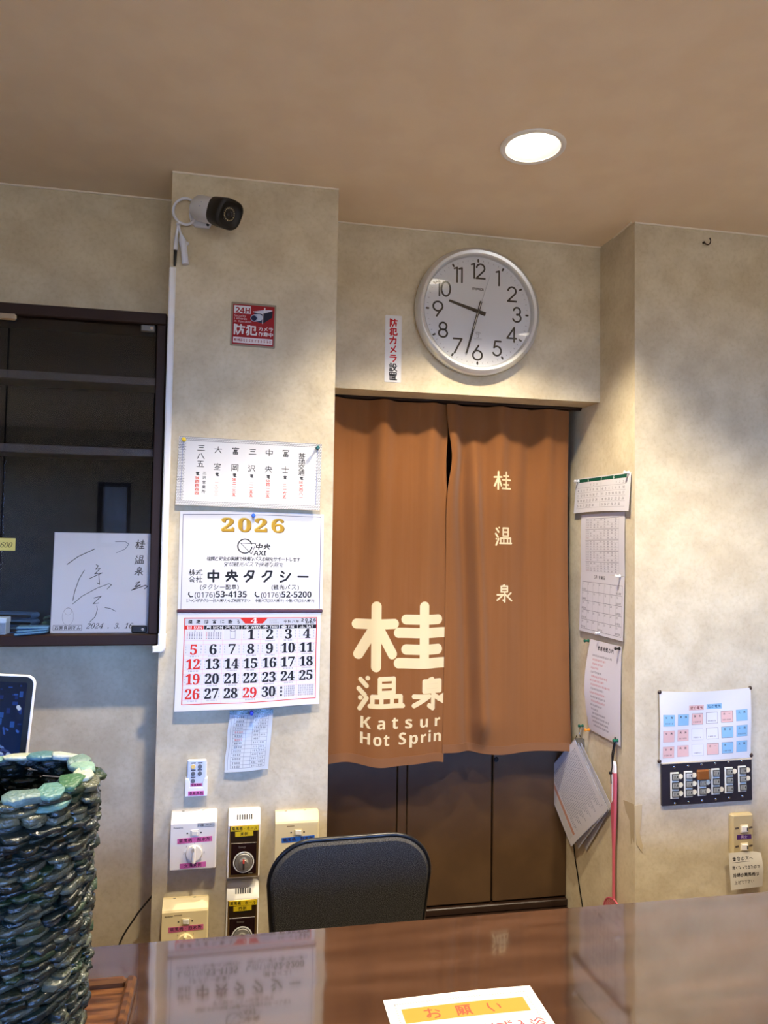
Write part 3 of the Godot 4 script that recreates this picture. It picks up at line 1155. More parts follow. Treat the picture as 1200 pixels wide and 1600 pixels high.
func cabinet() -> void:
	# a shallow glazed display cabinet in the corner beside the pillar
	var o := thing("display_cabinet", "dark brown glass-fronted display cabinet fixed on the wall beside the pillar", "cabinet", Vector3(-0.62, 1.17, -2.263))
	var xl := -0.44
	var xr := 0.4025
	var top := 0.917
	for v in [["frame_rail", xl, xr, 0.0, 0.03, 0.0, 0.145], ["frame_rail", xl, xr, top - 0.032, top, 0.0, 0.145], ["frame_stile", xl, xl + 0.03, 0.03, top - 0.032, 0.0, 0.145], ["frame_stile", xr - 0.026, xr, 0.03, top - 0.032, 0.0, 0.145]]:
		part(o, v[0], span(v[1], v[2], v[3], v[4], v[5], v[6], 0.003), M.dark_wood)
	var inner := mat(rgb(10, 9, 10), 0.7, 0.0, 0.2)
	part(o, "cabinet_back", span(xl + 0.02, xr - 0.02, 0.02, top - 0.02, 0.0, 0.006), inner)
	var shelf := mat(rgb(44, 36, 34), 0.4)
	part(o, "shelf", span(xl + 0.03, xr - 0.026, 0.719, 0.741, 0.006, 0.115, 0.002), shelf)
	part(o, "shelf", span(xl + 0.03, xr - 0.026, 0.517, 0.541, 0.006, 0.115, 0.002), shelf)
	var g := mat(Color(0.12, 0.14, 0.16, 0.06), 0.015, 0.0, 0.38)
	g.transparency = BaseMaterial3D.TRANSPARENCY_ALPHA
	part(o, "glass_door", span(-0.005, xr - 0.03, 0.033, top - 0.036, 0.128, 0.133), g)
	part(o, "glass_door", span(xl + 0.032, -0.009, 0.033, top - 0.036, 0.128, 0.133), g)
	for y in [0.874, 0.043]:
		var hg := part(o, "hinge", box(Vector3(0.04, 0.02, 0.012), 0.003), mat(rgb(120, 124, 128), 0.3, 0.9) if y > 0.5 else M.black, Vector3(0.352, y, 0.134))
		part(hg, "screw", lathe([Vector2(0, 0.001), Vector2(0.004, 0.001), Vector2(0.004, 0)], 12), M.chrome, Vector3(0.01, 0, 0.006), Vector3(PI / 2, 0, 0))
	part(o, "door_catch", box(Vector3(0.05, 0.022, 0.014), 0.004), M.chrome, Vector3(-0.012, 0.881, 0.137))
	part(o, "shelf_pin", lathe([Vector2(0, 0.004), Vector2(0.004, 0.004), Vector2(0.005, 0)], 12), M.chrome, Vector3(0.3765, 0.612, 0.1), Vector3(0, 0, PI / 2))
	# signed board
	var c := Canvas.new(520, 560, rgb(214, 218, 224))
	var ink := rgb(26, 26, 32)
	c.frame(0, 0, 520, 560, 3, rgb(170, 176, 186))
	for v in ["桂", "温", "泉"]:
		text(c, v, 434, {"桂": 34, "温": 122, "泉": 186}[v], 56, ink, {"wt": 0.07, "slant": 0.12})
	c.path([Vector2(446, 282), Vector2(466, 274), Vector2(440, 302), Vector2(470, 292), Vector2(424, 322), Vector2(498, 294), Vector2(510, 300), Vector2(494, 314)], 4, ink)
	c.path([Vector2(74, 180), Vector2(130, 136), Vector2(216, 92)], 3.5, ink)
	c.path([Vector2(326, 50), Vector2(380, 48), Vector2(400, 62), Vector2(380, 90), Vector2(334, 112)], 2.6, rgb(90, 96, 110))
	c.path([Vector2(166, 212), Vector2(140, 262), Vector2(120, 330), Vector2(112, 380)], 3, ink)
	c.path([Vector2(112, 400), Vector2(160, 356), Vector2(240, 310), Vector2(300, 286), Vector2(314, 292), Vector2(292, 316)], 2.6, ink)
	c.path([Vector2(228, 180), Vector2(240, 186), Vector2(226, 206), Vector2(250, 202), Vector2(222, 232), Vector2(262, 226), Vector2(196, 258)], 3, ink)
	c.path([Vector2(244, 236), Vector2(250, 290), Vector2(238, 282)], 3, ink)
	c.path([Vector2(224, 366), Vector2(262, 356), Vector2(220, 398), Vector2(250, 394)], 3, ink)
	c.path([Vector2(240, 410), Vector2(244, 430), Vector2(234, 470), Vector2(206, 500)], 2.6, ink)
	c.path([Vector2(284, 420), Vector2(312, 424), Vector2(342, 440)], 2.6, ink)
	c.arc(Vector2(90, 470), 30, 48, 0, 360, 1.6, rgb(150, 150, 158))
	c.arc(Vector2(90, 440), 18, 20, 0, 360, 1.4, rgb(160, 150, 150))
	text(c, "2024 . 3. 16", 186, 494, 46, ink, {"cap": 0.62, "slant": 0.35, "face": "Droid Serif"})
	c.frame(14, 516, 166, 546, 2, rgb(60, 64, 72))
	text(c, "石原良純さん", 22, 520, 22, rgb(36, 40, 52), {"wt": 0.1})
	solo("autograph_board", prism(PackedVector2Array([Vector2(-0.127, 0), Vector2(0.127, 0), Vector2(0.127, 0.274), Vector2(-0.127, 0.274)]), 0.0, 0.003, 0.0005, Rect2(-0.127, 0, 0.254, 0.274)), pmat(c, 0.6), "square white autograph board with brush writing standing inside the glass cabinet", "board", Vector3(-0.3745, 1.2005, -2.155), Vector3(-0.04, 0, 0))
	# price note taped to the glass
	var c2 := Canvas.new(160, 70, rgb(214, 204, 120))
	text(c2, "600", 76, 16, 40, rgb(40, 40, 30), {"cap": 0.7, "slant": 0.3})
	solo("price_note", sheet(0.075, 0.033, 4, 2, flat), pmat(c2), "small yellow handwritten price note on the cabinet glass", "note", Vector3(-0.6275, 1.439, -2.128))
	# folded cloths and a small box on the cabinet floor
	folded_cloth("folded_towel", "folded blue cloth lying on the cabinet floor", rgb(28, 62, 100), Vector3(-0.62, 1.2005, -2.205), 0.15, 0.05, 1)
	folded_cloth("folded_towel", "folded dark green cloth lying beside the autograph board", rgb(42, 74, 52), Vector3(-0.497, 1.2005, -2.21), 0.08, 0.045, 2)
	folded_cloth("folded_towel", "small folded sky-blue cloth in front of the green cloth", rgb(64, 108, 148), Vector3(-0.545, 1.2005, -2.145), 0.085, 0.02, 3)
	var b := thing("card_box", "small pale blue cardboard box at the cabinet's edge", "box", Vector3(-0.632, 1.2005, -2.15))
	part(b, "box_body", span(-0.025, 0.025, 0.0, 0.042, -0.02, 0.02, 0.001), mat(rgb(150, 172, 196), 0.6))
	part(b, "box_lid", span(-0.026, 0.026, 0.03, 0.044, -0.021, 0.021, 0.001), mat(rgb(164, 186, 206), 0.6))


func folded_cloth(n: String, label: String, col: Color, at: Vector3, w: float, h: float, sd: int) -> void:
	var s := st_new()
	for k in 3:
		var y := h * (k + 0.5) / 3.0
		var o := PackedVector2Array()
		for p in rounded(w * (1.0 - 0.05 * k), h / 3.0, h / 6.2, 4):
			o.append(p + Vector2(0.004 * sin(p.x * 60.0 + sd + k), y + 0.003 * sin(p.x * 45.0 + sd * 2.0 + k)))
		add_prism(s, o, -0.03, 0.03 - 0.003 * k, 0.004)
	solo(n, done(s), mat(col, 0.9), label, "cloth", at, Vector3(0, 0.1 * (sd - 2), 0), "folded cloths in the cabinet")


func pebble(sd: int) -> ArrayMesh:   # one piece of worn glass, about 1 x 1 x 1
	var r := RandomNumberGenerator.new()
	r.seed = sd * 77 + 5
	var s := st_new()
	s.set_smooth_group(0)
	var n := 9
	var prof := [[0.0, -0.46], [0.88, -0.5], [1.0, -0.3], [1.0, 0.28], [0.84, 0.5], [0.0, 0.44]]
	var wob := []
	for k in n:
		wob.append(0.68 + 0.5 * r.randf())
	var off := []
	for i in prof.size():
		off.append(Vector3(r.randf_range(-0.06, 0.06), 0, r.randf_range(-0.06, 0.06)))
	var P := func(i: int, k: int) -> Vector3:
		var a := TAU * k / n
		var ca := cos(a)
		var sa := sin(a)
		var q := pow(pow(absf(ca), 2.6) + pow(absf(sa), 2.6), -1.0 / 2.6)
		var rr: float = prof[i][0] * wob[k % n] * q * 0.5
		return Vector3(ca * rr, prof[i][1], sa * rr) + off[i]
	for i in prof.size() - 1:
		for k in n:
			var a: Vector3 = P.call(i, k)
			var b: Vector3 = P.call(i, (k + 1) % n)
			var c: Vector3 = P.call(i + 1, (k + 1) % n)
			var d: Vector3 = P.call(i + 1, k)
			if prof[i][0] > 0.0:
				tri_out(s, a, b, c, Vector3.ZERO)
			if prof[i + 1][0] > 0.0:
				tri_out(s, a, c, d, Vector3.ZERO)
	return done(s)


func vase() -> void:
	var at := Vector3(-0.271, 0.821, -0.991)
	var R := 0.0945
	var H := 0.345
	var o := thing("sea_glass_vase", "tall cylindrical vase built of stacked green and blue sea-glass pieces on the wooden tray", "vase", at)
	var cols := [rgb(40, 50, 43), rgb(30, 44, 37), rgb(48, 55, 48), rgb(25, 41, 39), rgb(72, 78, 66), rgb(34, 40, 34), rgb(40, 61, 41), rgb(94, 98, 80), rgb(29, 42, 44)]
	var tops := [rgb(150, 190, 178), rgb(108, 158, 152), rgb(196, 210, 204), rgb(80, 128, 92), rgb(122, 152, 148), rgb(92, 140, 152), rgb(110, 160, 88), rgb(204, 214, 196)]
	var mats := []
	var tmats := []
	var pits := height_tex(256, 0.06, 4, 17, 8.0)
	for set_ in [[cols, mats], [tops, tmats]]:
		for cc in set_[0]:
			var m := mat(Color(cc.r, cc.g, cc.b, 0.7), 0.26, 0.0, 0.5)
			m.refraction_enabled = true
			m.refraction_scale = 0.05
			m.normal_enabled = true
			m.normal_texture = pits
			m.normal_scale = 0.5
			m.uv1_triplanar = true
			m.uv1_world_triplanar = true
			m.uv1_scale = Vector3(9, 14, 9)
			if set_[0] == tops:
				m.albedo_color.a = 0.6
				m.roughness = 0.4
			set_[1].append(m)
	var meshes := []
	for k in 8:
		meshes.append(pebble(k))
	part(o, "vase_core", lathe([Vector2(0.0, 0.002), Vector2(R * 0.87 - 0.004, 0.002), Vector2(R - 0.012, H - 0.1), Vector2(R - 0.016, H - 0.1), Vector2(R * 0.87 - 0.01, 0.012), Vector2(0.0, 0.012)], 40), mat(rgb(16, 24, 26), 0.6))
	var toward := atan2(-at.x, -at.z)   # azimuth of the side that faces the photograph
	var rest := st_new()
	var rows := 44
	var dy := H / rows
	for row in rows:
		var top := row == rows - 1
		var a := rng.randf() * 0.3
		var y := (row + 0.5) * dy
		var rr := R * (0.9 + 0.1 * row / rows)
		while a < TAU:
			var ln := rng.randf_range(0.022, 0.048) if not top else rng.randf_range(0.03, 0.052)
			var step := ln / rr * 0.86
			var th := a + step * 0.5
			var rad := rr + rng.randf_range(-0.006, 0.003) - (0.006 if top else 0.0)
			var dep := rng.randf_range(0.02, 0.028) if not top else rng.randf_range(0.026, 0.036)
			var hh := dy * rng.randf_range(0.7, 1.35)
			var b := Basis(Vector3.UP, th) * Basis(Vector3(0, 0, 1), rng.randf_range(-0.1, 0.16)) * Basis(Vector3(1, 0, 0), rng.randf_range(-0.05, 0.3))
			var xf := Transform3D(b.scaled_local(Vector3(ln, hh, dep)), Vector3(sin(th) * rad, maxf(y + rng.randf_range(-0.0015, 0.0015), hh * 0.62 + 0.003), cos(th) * rad))
			var rel := wrapf(th - toward, -PI, PI)
			var mesh: ArrayMesh = meshes[rng.randi() % 8]
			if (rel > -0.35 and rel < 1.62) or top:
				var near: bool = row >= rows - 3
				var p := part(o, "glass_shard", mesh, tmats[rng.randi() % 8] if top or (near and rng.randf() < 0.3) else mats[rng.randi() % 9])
				p.transform = xf
			else:
				rest.append_from(mesh, 0, xf)
			a += step
	rest.generate_normals()
	var rp := part(o, "glass_shards", rest.commit(), mats[3])
	rp.set_meta("kind", "stuff")


func chair() -> void:
	var o := thing("office_chair", "black fabric office chair with a low rounded backrest behind the counter", "chair", Vector3(0.265, 0.0, -1.66), Vector3(0, 0.04, 0))
	# local +z is the sitting direction; the backrest's rear faces the wall? no: its front faces the counter
	var fabric := mat(Color.WHITE, 0.95, 0.0, 0.1)
	fabric.albedo_texture = noise_tex(512, 0.2, [rgb(44, 43, 41), rgb(70, 68, 64), rgb(106, 102, 95)], [0.2, 0.5, 0.85], 5, 41)
	fabric.uv1_triplanar = true
	fabric.uv1_scale = Vector3(3.4, 3.4, 3.4)
	fabric.normal_enabled = true
	fabric.normal_texture = height_tex(512, 0.3, 2, 5, 4.0)
	fabric.normal_scale = 0.5
	var prof := func(grow: float) -> PackedVector2Array:
		var p := PackedVector2Array()
		for q in rounded(0.37 + grow * 2.0, 0.345 + grow * 2.0, 0.095 + grow, 10):
			var k := clampf((q.y + 0.17) / 0.34, 0.0, 1.0)   # narrower at the bottom, widest two thirds up
			p.append(Vector2(q.x * (0.86 + 0.14 * smoothstep(0.0, 0.55, k)), q.y))
		return p
	var bx := Basis(Vector3.RIGHT, -0.16)
	var back := part(o, "backrest", prism(prof.call(-0.002), -0.012, 0.011, 0.007), fabric, Vector3(0, 0.618, -0.055), Vector3(0.12, 0, 0))
	var rim := st_new()
	var ol: PackedVector2Array = prof.call(0.0)
	var ring := []
	for q in ol:
		ring.append(Vector3(q.x, q.y, 0.0))
	ring.append(ring[0])
	add_tube(rim, ring, 0.0055, 8)
	part(back, "edge_piping", done(rim), M.black)
	part(o, "backrest_shell", prism(prof.call(-0.012), -0.008, 0.008, 0.006), M.black, Vector3(0, 0.618, -0.072), Vector3(0.12, 0, 0))
	part(o, "back_bar", box(Vector3(0.06, 0.3, 0.012), 0.004), M.black, Vector3(0, 0.46, -0.1))
	var so := rounded(0.44, 0.42, 0.1, 8)
	part(o, "seat", prism(so, 0.0, 0.06, 0.02), fabric, Vector3(0, 0.39, 0.14), Vector3(-PI / 2, 0, 0))
	part(o, "gas_post", tube([Vector3(0, 0.09, 0.14), Vector3(0, 0.39, 0.14)], 0.025, 16), M.black)
	for k in 5:
		var d := Basis(Vector3.UP, TAU * k / 5.0) * Vector3(0, 0, 0.27)
		var leg := part(o, "base_leg", tube([Vector3(0, 0.1, 0.14), Vector3(d.x, 0.065, 0.14 + d.z)], [0.024, 0.014], 10), M.black)
		part(leg, "caster", lathe([Vector2(0.0, -0.012), Vector2(0.02, -0.012), Vector2(0.026, -0.006), Vector2(0.026, 0.006), Vector2(0.02, 0.012), Vector2(0.0, 0.012)], 18), M.black, Vector3(d.x, 0.027, 0.14 + d.z), Vector3(PI / 2, 0, 0))


func clock() -> void:
	var R := 0.2085
	var o := thing("wall_clock", "large round white wall clock with silver rim hanging above the doorway", "clock", Vector3(0.7365, 2.2135, -2.2995))
	var rimm := mat(rgb(208, 210, 212), 0.28, 0.55)
	part(o, "clock_rim", lathe([Vector2(R - 0.03, 0.0), Vector2(R - 0.006, 0.0), Vector2(R, 0.008), Vector2(R + 0.001, 0.026), Vector2(R - 0.004, 0.037), Vector2(R - 0.013, 0.0425), Vector2(R - 0.022, 0.0405), Vector2(R - 0.0275, 0.033), Vector2(R - 0.0285, 0.02)], 96), rimm, Vector3.ZERO, Vector3(PI / 2, 0, 0))
	var N := 900
	var c := Canvas.new(N, N, rgb(248, 250, 255))
	var ink := rgb(22, 20, 24)
	var ce := Vector2(N / 2.0, N / 2.0)
	var S := N / 2.0 / 0.181
	for k in 60:
		var a := TAU * k / 60.0
		var d := Vector2(sin(a), -cos(a))
		if k % 5 == 0:
			var t := Vector2(-d.y, d.x)
			c.line(ce + d * 0.1655 * S, ce + d * 0.1710 * S, 15, ink)
		else:
			c.line(ce + d * 0.1665 * S, ce + d * 0.1705 * S, 2.2, rgb(70, 70, 76))
	for k in range(1, 13):
		var a := TAU * k / 12.0
		var p := ce + Vector2(sin(a) * 0.134, -cos(a) * 0.134) * S
		numeral(c, str(k), p, 0.047 * S, 0.0056 * S, ink)
	# maker's mark and the radio-wave emblem
	var mk := ce + Vector2(0.0, -0.0775 * S)
	var u := 15.0
	var w := 4.0
	var x := mk.x - 46
	c.path([Vector2(x, mk.y + u), Vector2(x, mk.y), Vector2(x + 26, mk.y), Vector2(x + 26, mk.y + u)], w, ink)
	c.line(Vector2(x + 13, mk.y), Vector2(x + 13, mk.y + u), w, ink)
	c.path([Vector2(x + 34, mk.y + u), Vector2(x + 34, mk.y), Vector2(x + 58, mk.y), Vector2(x + 58, mk.y + u)], w, ink)
	c.line(Vector2(x + 34, mk.y + 9), Vector2(x + 58, mk.y + 9), w, ink)
	c.path([Vector2(x + 90, mk.y), Vector2(x + 66, mk.y), Vector2(x + 66, mk.y + u), Vector2(x + 90, mk.y + u), Vector2(x + 90, mk.y + 8), Vector2(x + 78, mk.y + 8)], w, ink)
	var g := rgb(120, 124, 132)
	var e := ce + Vector2(0, 0.070 * S)
	c.arc(e, 22, 9, 0, 360, 2, g)
	c.arc(e, 11, 5, 0, 360, 2, g)
	c.path([e + Vector2(-6, 10), e + Vector2(-6, 36), e + Vector2(6, 36), e + Vector2(6, 10)], 2, g)
	c.line(e + Vector2(-34, 44), e + Vector2(34, 44), 2, g)
	marks(c, e.x - 30, e.y + 50, e.x + 34, 7, g, 0.5)
	var fo := PackedVector2Array()
	for k in 72:
		fo.append(Vector2(cos(TAU * k / 72.0), sin(TAU * k / 72.0)) * 0.181)
	part(o, "dial", prism(fo, 0.0, 0.02, 0.0, Rect2(-0.181, -0.181, 0.362, 0.362)), pmat(c, 0.5), Vector3(0, 0, 0.001))
	var hand := func(nm: String, ang: float, tip: float, tail: float, w0: float, w1: float, z: float, m: Material) -> MeshInstance3D:
		return part(o, nm, prism(PackedVector2Array([Vector2(-w0, -tail), Vector2(w0, -tail), Vector2(w1, tip), Vector2(-w1, tip)]), 0.0, 0.0018, 0.0004), m, Vector3(0, 0, z), Vector3(0, 0, -ang))
	hand.call("hour_hand", TAU * (9.0 + 33.2 / 60.0) / 12.0, 0.102, 0.026, 0.0066, 0.0034, 0.0235, M.black)
	var mh: MeshInstance3D = hand.call("minute_hand", TAU * 32.6 / 60.0, 0.146, 0.034, 0.0042, 0.003, 0.0265, M.black)
	part(mh, "hand_inlay", prism(PackedVector2Array([Vector2(-0.0012, -0.03), Vector2(0.0012, -0.03), Vector2(0.001, 0.066), Vector2(-0.001, 0.066)]), 0.0018, 0.0022), mat(rgb(225, 220, 205), 0.4))
	hand.call("second_hand", TAU * 2.9 / 60.0, 0.125, 0.02, 0.0007, 0.0004, 0.029, mat(rgb(176, 182, 190), 0.4, 0.3))
	part(o, "centre_cap", lathe([Vector2(0.006, 0.0), Vector2(0.006, 0.009), Vector2(0.004, 0.011), Vector2(0.0, 0.011)], 20), M.black, Vector3(0, 0, 0.021), Vector3(PI / 2, 0, 0))
	part(o, "clock_glass", lathe([Vector2(0.0, -0.001), Vector2(0.183, -0.001), Vector2(0.183, 0.001), Vector2(0.0, 0.001)], 72), M.glass, Vector3(0, 0, 0.035), Vector3(PI / 2, 0, 0))


func numeral(c: Canvas, s: String, at: Vector2, h: float, t: float, col: Color) -> void:   # thin geometric clock figures
	var widths := {"0": 0.62, "1": 0.22, "2": 0.62, "3": 0.58, "4": 0.66, "5": 0.6, "6": 0.66, "7": 0.6, "8": 0.6, "9": 0.66}
	var total := -0.12
	for ch in s:
		total += widths[ch] + 0.12
	var x := at.x - total * h * 0.5
	for ch in s:
		var w: float = widths[ch] * h
		var o := Vector2(x, at.y - h * 0.5)
		var V := func(a: float, b: float) -> Vector2: return o + Vector2(a * w, b * h)
		match ch:
			"0":
				c.arc(V.call(0.5, 0.5), w * 0.5, h * 0.5, 0, 360, t, col, 40)
			"1":
				c.path([V.call(0.0, 0.07), V.call(0.9, 0.0), V.call(0.9, 1.0)], t, col)
			"2":
				c.arc(V.call(0.5, 0.29), w * 0.46, h * 0.29, -170, 38, t, col, 24)
				c.path([V.call(0.862, 0.468), V.call(0.02, 1.0), V.call(1.0, 1.0)], t, col)
			"3":
				c.arc(V.call(0.48, 0.26), w * 0.42, h * 0.26, -165, 90, t, col, 24)
				c.arc(V.call(0.48, 0.735), w * 0.5, h * 0.265, -90, 165, t, col, 24)
			"4":
				c.path([V.call(0.78, 1.0), V.call(0.78, 0.0), V.call(0.0, 0.76), V.call(1.0, 0.76)], t, col)
			"5":
				c.path([V.call(0.92, 0.0), V.call(0.24, 0.0), V.call(0.12, 0.45)], t, col)
				c.arc(V.call(0.46, 0.68), w * 0.5, h * 0.32, -135, 155, t, col, 26)
			"6":
				c.arc(V.call(0.5, 0.68), w * 0.5, h * 0.32, 0, 360, t, col, 36)
				c.line(V.call(0.06, 0.56), V.call(0.62, 0.0), t, col)
			"7":
				c.path([V.call(0.0, 0.0), V.call(0.98, 0.0), V.call(0.14, 1.0)], t, col)
			"8":
				c.arc(V.call(0.5, 0.25), w * 0.42, h * 0.25, 0, 360, t, col, 30)
				c.arc(V.call(0.5, 0.735), w * 0.5, h * 0.265, 0, 360, t, col, 30)
			"9":
				c.arc(V.call(0.5, 0.32), w * 0.5, h * 0.32, 0, 360, t, col, 36)
				c.line(V.call(0.94, 0.44), V.call(0.38, 1.0), t, col)
		x += w + 0.12 * h


func pushpin(label: String, col: Color, at: Vector3, rot := Vector3.ZERO) -> void:   # local +z points away from the wall
	var o := thing("pushpin", label, "pushpin", at, rot)
	var m := mat(col, 0.3)
	part(o, "pin_head", lathe([Vector2(0.0055, 0.0), Vector2(0.0055, 0.002), Vector2(0.0033, 0.004), Vector2(0.003, 0.011), Vector2(0.005, 0.013), Vector2(0.0052, 0.016), Vector2(0.004, 0.0175), Vector2(0.0, 0.018)], 18), m, Vector3(0, 0, 0.002), Vector3(PI / 2, 0, 0))
	part(o, "pin_needle", tube([Vector3(0, 0, -0.001), Vector3(0, 0, 0.003)], 0.0006, 6), M.chrome)


func calendar() -> void:
	var z := -2.0857
	var o := thing("wall_calendar", "large 2026 taxi company wall calendar with black and red date figures pinned on the pillar", "calendar", Vector3(0.031, 1.268, z + 0.004))
	# upper advertising sheet
	var W := 900
	var H := 622
	var c := Canvas.new(W, H, rgb(231, 231, 233))
	var ink := rgb(22, 22, 28)
	c.frame(18, 18, W - 18, H + 20, 3, rgb(74, 76, 110))
	# 2026 in gold relief
	var x := 250.0
	for ch in "2026":
		for k in [[5, 5, rgb(118, 88, 22)], [0, 0, rgb(196, 158, 52)], [-3, -3, rgb(226, 196, 104)], [1, 1, rgb(188, 148, 44)]]:
			text(c, ch, x + k[0], 26 + k[1], 110, k[2], {"face": "Droid Serif", "bold": true, "cap": 0.76, "xs": 1.38})
		x += 103
	# round emblem with a pointed tail
	c.arc(Vector2(402, 218), 44, 44, 10, 340, 7, ink, 36)
	c.path([Vector2(376, 200), Vector2(470, 202), Vector2(444, 268), Vector2(376, 200)], 3, ink)
	text(c, "中央", 468, 198, 42, ink, {"wt": 0.15, "slant": 0.15, "xs": 1.1})
	text(c, "AXI", 456, 240, 38, ink, {"bold": true, "slant": 0.12, "cap": 0.74, "xs": 1.2})
	ctext(c, "信頼と安全の実績で快適なバスの旅をサポートします", 460, 284, 27, ink, {"wt": 0.1, "adv": 0.9})
	ctext(c, "貸切観光バスで快適な旅を", 460, 316, 32, ink, {"wt": 0.06, "slant": 0.22, "adv": 0.98})
	text(c, "株式", 60, 362, 43, ink, {"wt": 0.08, "adv": 1.0})
	text(c, "会社", 60, 406, 43, ink, {"wt": 0.08, "adv": 1.0})
	var bx := 170.0
	for ch in "中央タクシー":
		text(c, ch, bx, 364, 84, ink, {"wt": 0.14})
		bx += 112
	ctext(c, "(タクシー配車)", 250, 458, 34, ink, {"wt": 0.085})
	ctext(c, "(観光バス)", 660, 458, 34, ink, {"wt": 0.085, "adv": 1.12})
	for k in [[66, "(0176)", "53-4135"], [474, "(0176)", "52-5200"]]:
		c.path([Vector2(k[0], 508), Vector2(k[0] - 3, 520), Vector2(k[0] + 8, 536), Vector2(k[0] + 22, 534)], 7, ink)
		var xx := text(c, k[1], k[0] + 32, 504, 40, ink, {"cap": 0.82})
		text(c, k[2], xx + 2, 498, 46, ink, {"cap": 0.84, "bold": true})
	ctext(c, "ジャンボタクシー(9人乗り)もご利用下さい", 246, 548, 22, ink, {"wt": 0.1, "adv": 0.92})
	ctext(c, "中型バス(33人乗り) 小型バス(25人乗り)", 658, 548, 22, ink, {"wt": 0.1, "adv": 0.92})
	part(o, "header_sheet", sheet(0.3915, 0.269, 12, 10, func(u, v): return Vector3(0.001 * v, 0.003 * sin(u * PI) * (1.0 - v), 0.001 * sin(v * 3.0))), pmat(c, 0.6), Vector3(0.0, 0.1335, 0.0))
	part(o, "binder_bar", box(Vector3(0.394, 0.0095, 0.007), 0.002), mat(rgb(66, 16, 26), 0.4), Vector3(0.0, -0.002, 0.001))
	# month sheet
	var w2 := 920
	var h2 := 626
	var d := Canvas.new(w2, h2, rgb(233, 232, 234))
	var red := rgb(216, 44, 34)
	var pink := rgb(232, 150, 150)
	d.rect(46, 52, w2 - 28, 76, rgb(206, 206, 216))
	d.rect(46, 52, w2 - 28, h2 - 44, rgb(226, 224, 232), 0.5)
	d.frame(42, 32, w2 - 24, h2 - 38, 5, red)
	d.rect(47, 37, w2 - 29, 78, rgb(200, 202, 212))
	d.poly(PackedVector2Array([Vector2(392, 32), Vector2(574, 32), Vector2(540, 72), Vector2(428, 72)]), red)
	text(d, "4", 462, 26, 48, Color.WHITE, {"bold": true, "cap": 0.72, "xs": 1.7, "face": "Droid Serif"})
	var sx := 66.0
	for ch in "健康は富に勝る":
		text(d, ch, sx, 44, 28, rgb(40, 40, 48), {"wt": 0.11})
		sx += 50.5
	text(d, "令和八年", 676, 48, 23, ink, {"wt": 0.08, "adv": 1.16})
	marks(d, 584, 46, 640, 12, rgb(150, 150, 160))
	marks(d, 584, 62, 650, 10, rgb(150, 150, 160))
	text(d, "2026", 790, 34, 30, ink, {"bold": true, "cap": 0.7, "xs": 1.1, "track": 0.32})
	text(d, "APRIL", 820, 58, 20, ink, {"bold": true, "cap": 0.75})
	var x0 := 47.0
	var cw := (w2 - 29 - 47.0) / 7.0
	var names := [["日", "SUN"], ["月", "MON"], ["火", "TUE"], ["水", "WED"], ["木", "THU"], ["金", "FRI"], ["土", "SAT"]]
	for i in 7:
		var a: float = x0 + cw * i
		d.rect(a, 82, a + cw - (4 if i < 6 else 0), 108, red if i == 0 else ink)
		text(d, names[i][0], a + 9, 83, 24, Color.WHITE, {"wt": 0.13, "xs": 1.7})
		text(d, names[i][1], a + 55, 83, 24, Color.WHITE, {"bold": true, "cap": 0.72, "xs": 1.12})
	var rh := (h2 - 43 - 110.0) / 5.0
	for r in 5:
		var y0 := 110.0 + r * rh
		for i in 7:
			var a: float = x0 + cw * i
			d.rect(a + 6, y0 + 2, a + cw - 8, y0 + rh - 26, rgb(218, 218, 230), 0.6)
			if i > 0:
				d.rect(a - 2, y0, a - 1, y0 + rh, pink)
			var day := r * 7 + i - 2
			if r == 0 and i < 2:
				for k in 7:
					for q in 5:
						d.rect(a + 14 + k * 15, y0 + 18 + q * 9, a + 20 + k * 15, y0 + 24 + q * 9, rgb(90, 90, 100) if k > 0 else rgb(214, 110, 100), 0.8)
				d.rect(a + 62, y0 + 4, a + 66, y0 + 12, ink)
			elif r == 0 and i == 2:
				d.frame(a + 46, y0 + 12, a + 78, y0 + 60, 2, rgb(110, 110, 120))
				d.path([Vector2(a + 46, y0 + 12), Vector2(a + 42, y0 + 3), Vector2(a + 56, y0 + 12)], 2, rgb(110, 110, 120))
				d.path([Vector2(a + 78, y0 + 12), Vector2(a + 82, y0 + 3), Vector2(a + 68, y0 + 12)], 2, rgb(110, 110, 120))
			elif day >= 1 and day <= 30:
				var s := str(day)
				var col := red if i == 0 or day == 29 else ink
				var xs := 0.98 if s.length() == 1 else 0.9
				for off in [-1.3, 1.3]:
					ctext(d, s, a + cw * 0.49 + off, y0 - 3, 76, col, {"face": "Droid Serif", "bold": true, "cap": 0.86, "xs": xs, "track": -0.015})
				for q in 3:
					d.rect(a + 10, y0 + 12 + q * 18, a + 13, y0 + 20 + q * 18, rgb(120, 120, 135), 0.6)
					marks(d, a + cw - 18, y0 + 8 + q * 20, a + cw - 6, 9, rgb(90, 90, 110), 0.7)
			if r < 5 and (day * 7) % 3 != 1 and day > 0 and day <= 30:
				marks(d, a + 30, y0 + rh - 22, a + cw - 24, 9, rgb(80, 80, 92), 0.6)
			if r == 4 and i >= 5:
				for q in 5:
					marks(d, a + 10 + (30 if i == 5 else 0), y0 + 4 + q * 15, a + cw - 8, 11, rgb(80, 80, 92), 0.7)
				if i == 5:
					for q in 3:
						d.rect(a + 14, y0 + 8 + q * 24, a + 26, y0 + 22 + q * 24, ink)
		d.rect(x0, y0 + rh - 26, w2 - 29, y0 + rh - 25, pink)
		d.rect(x0, y0 + rh, w2 - 29, y0 + rh + 1, pink)
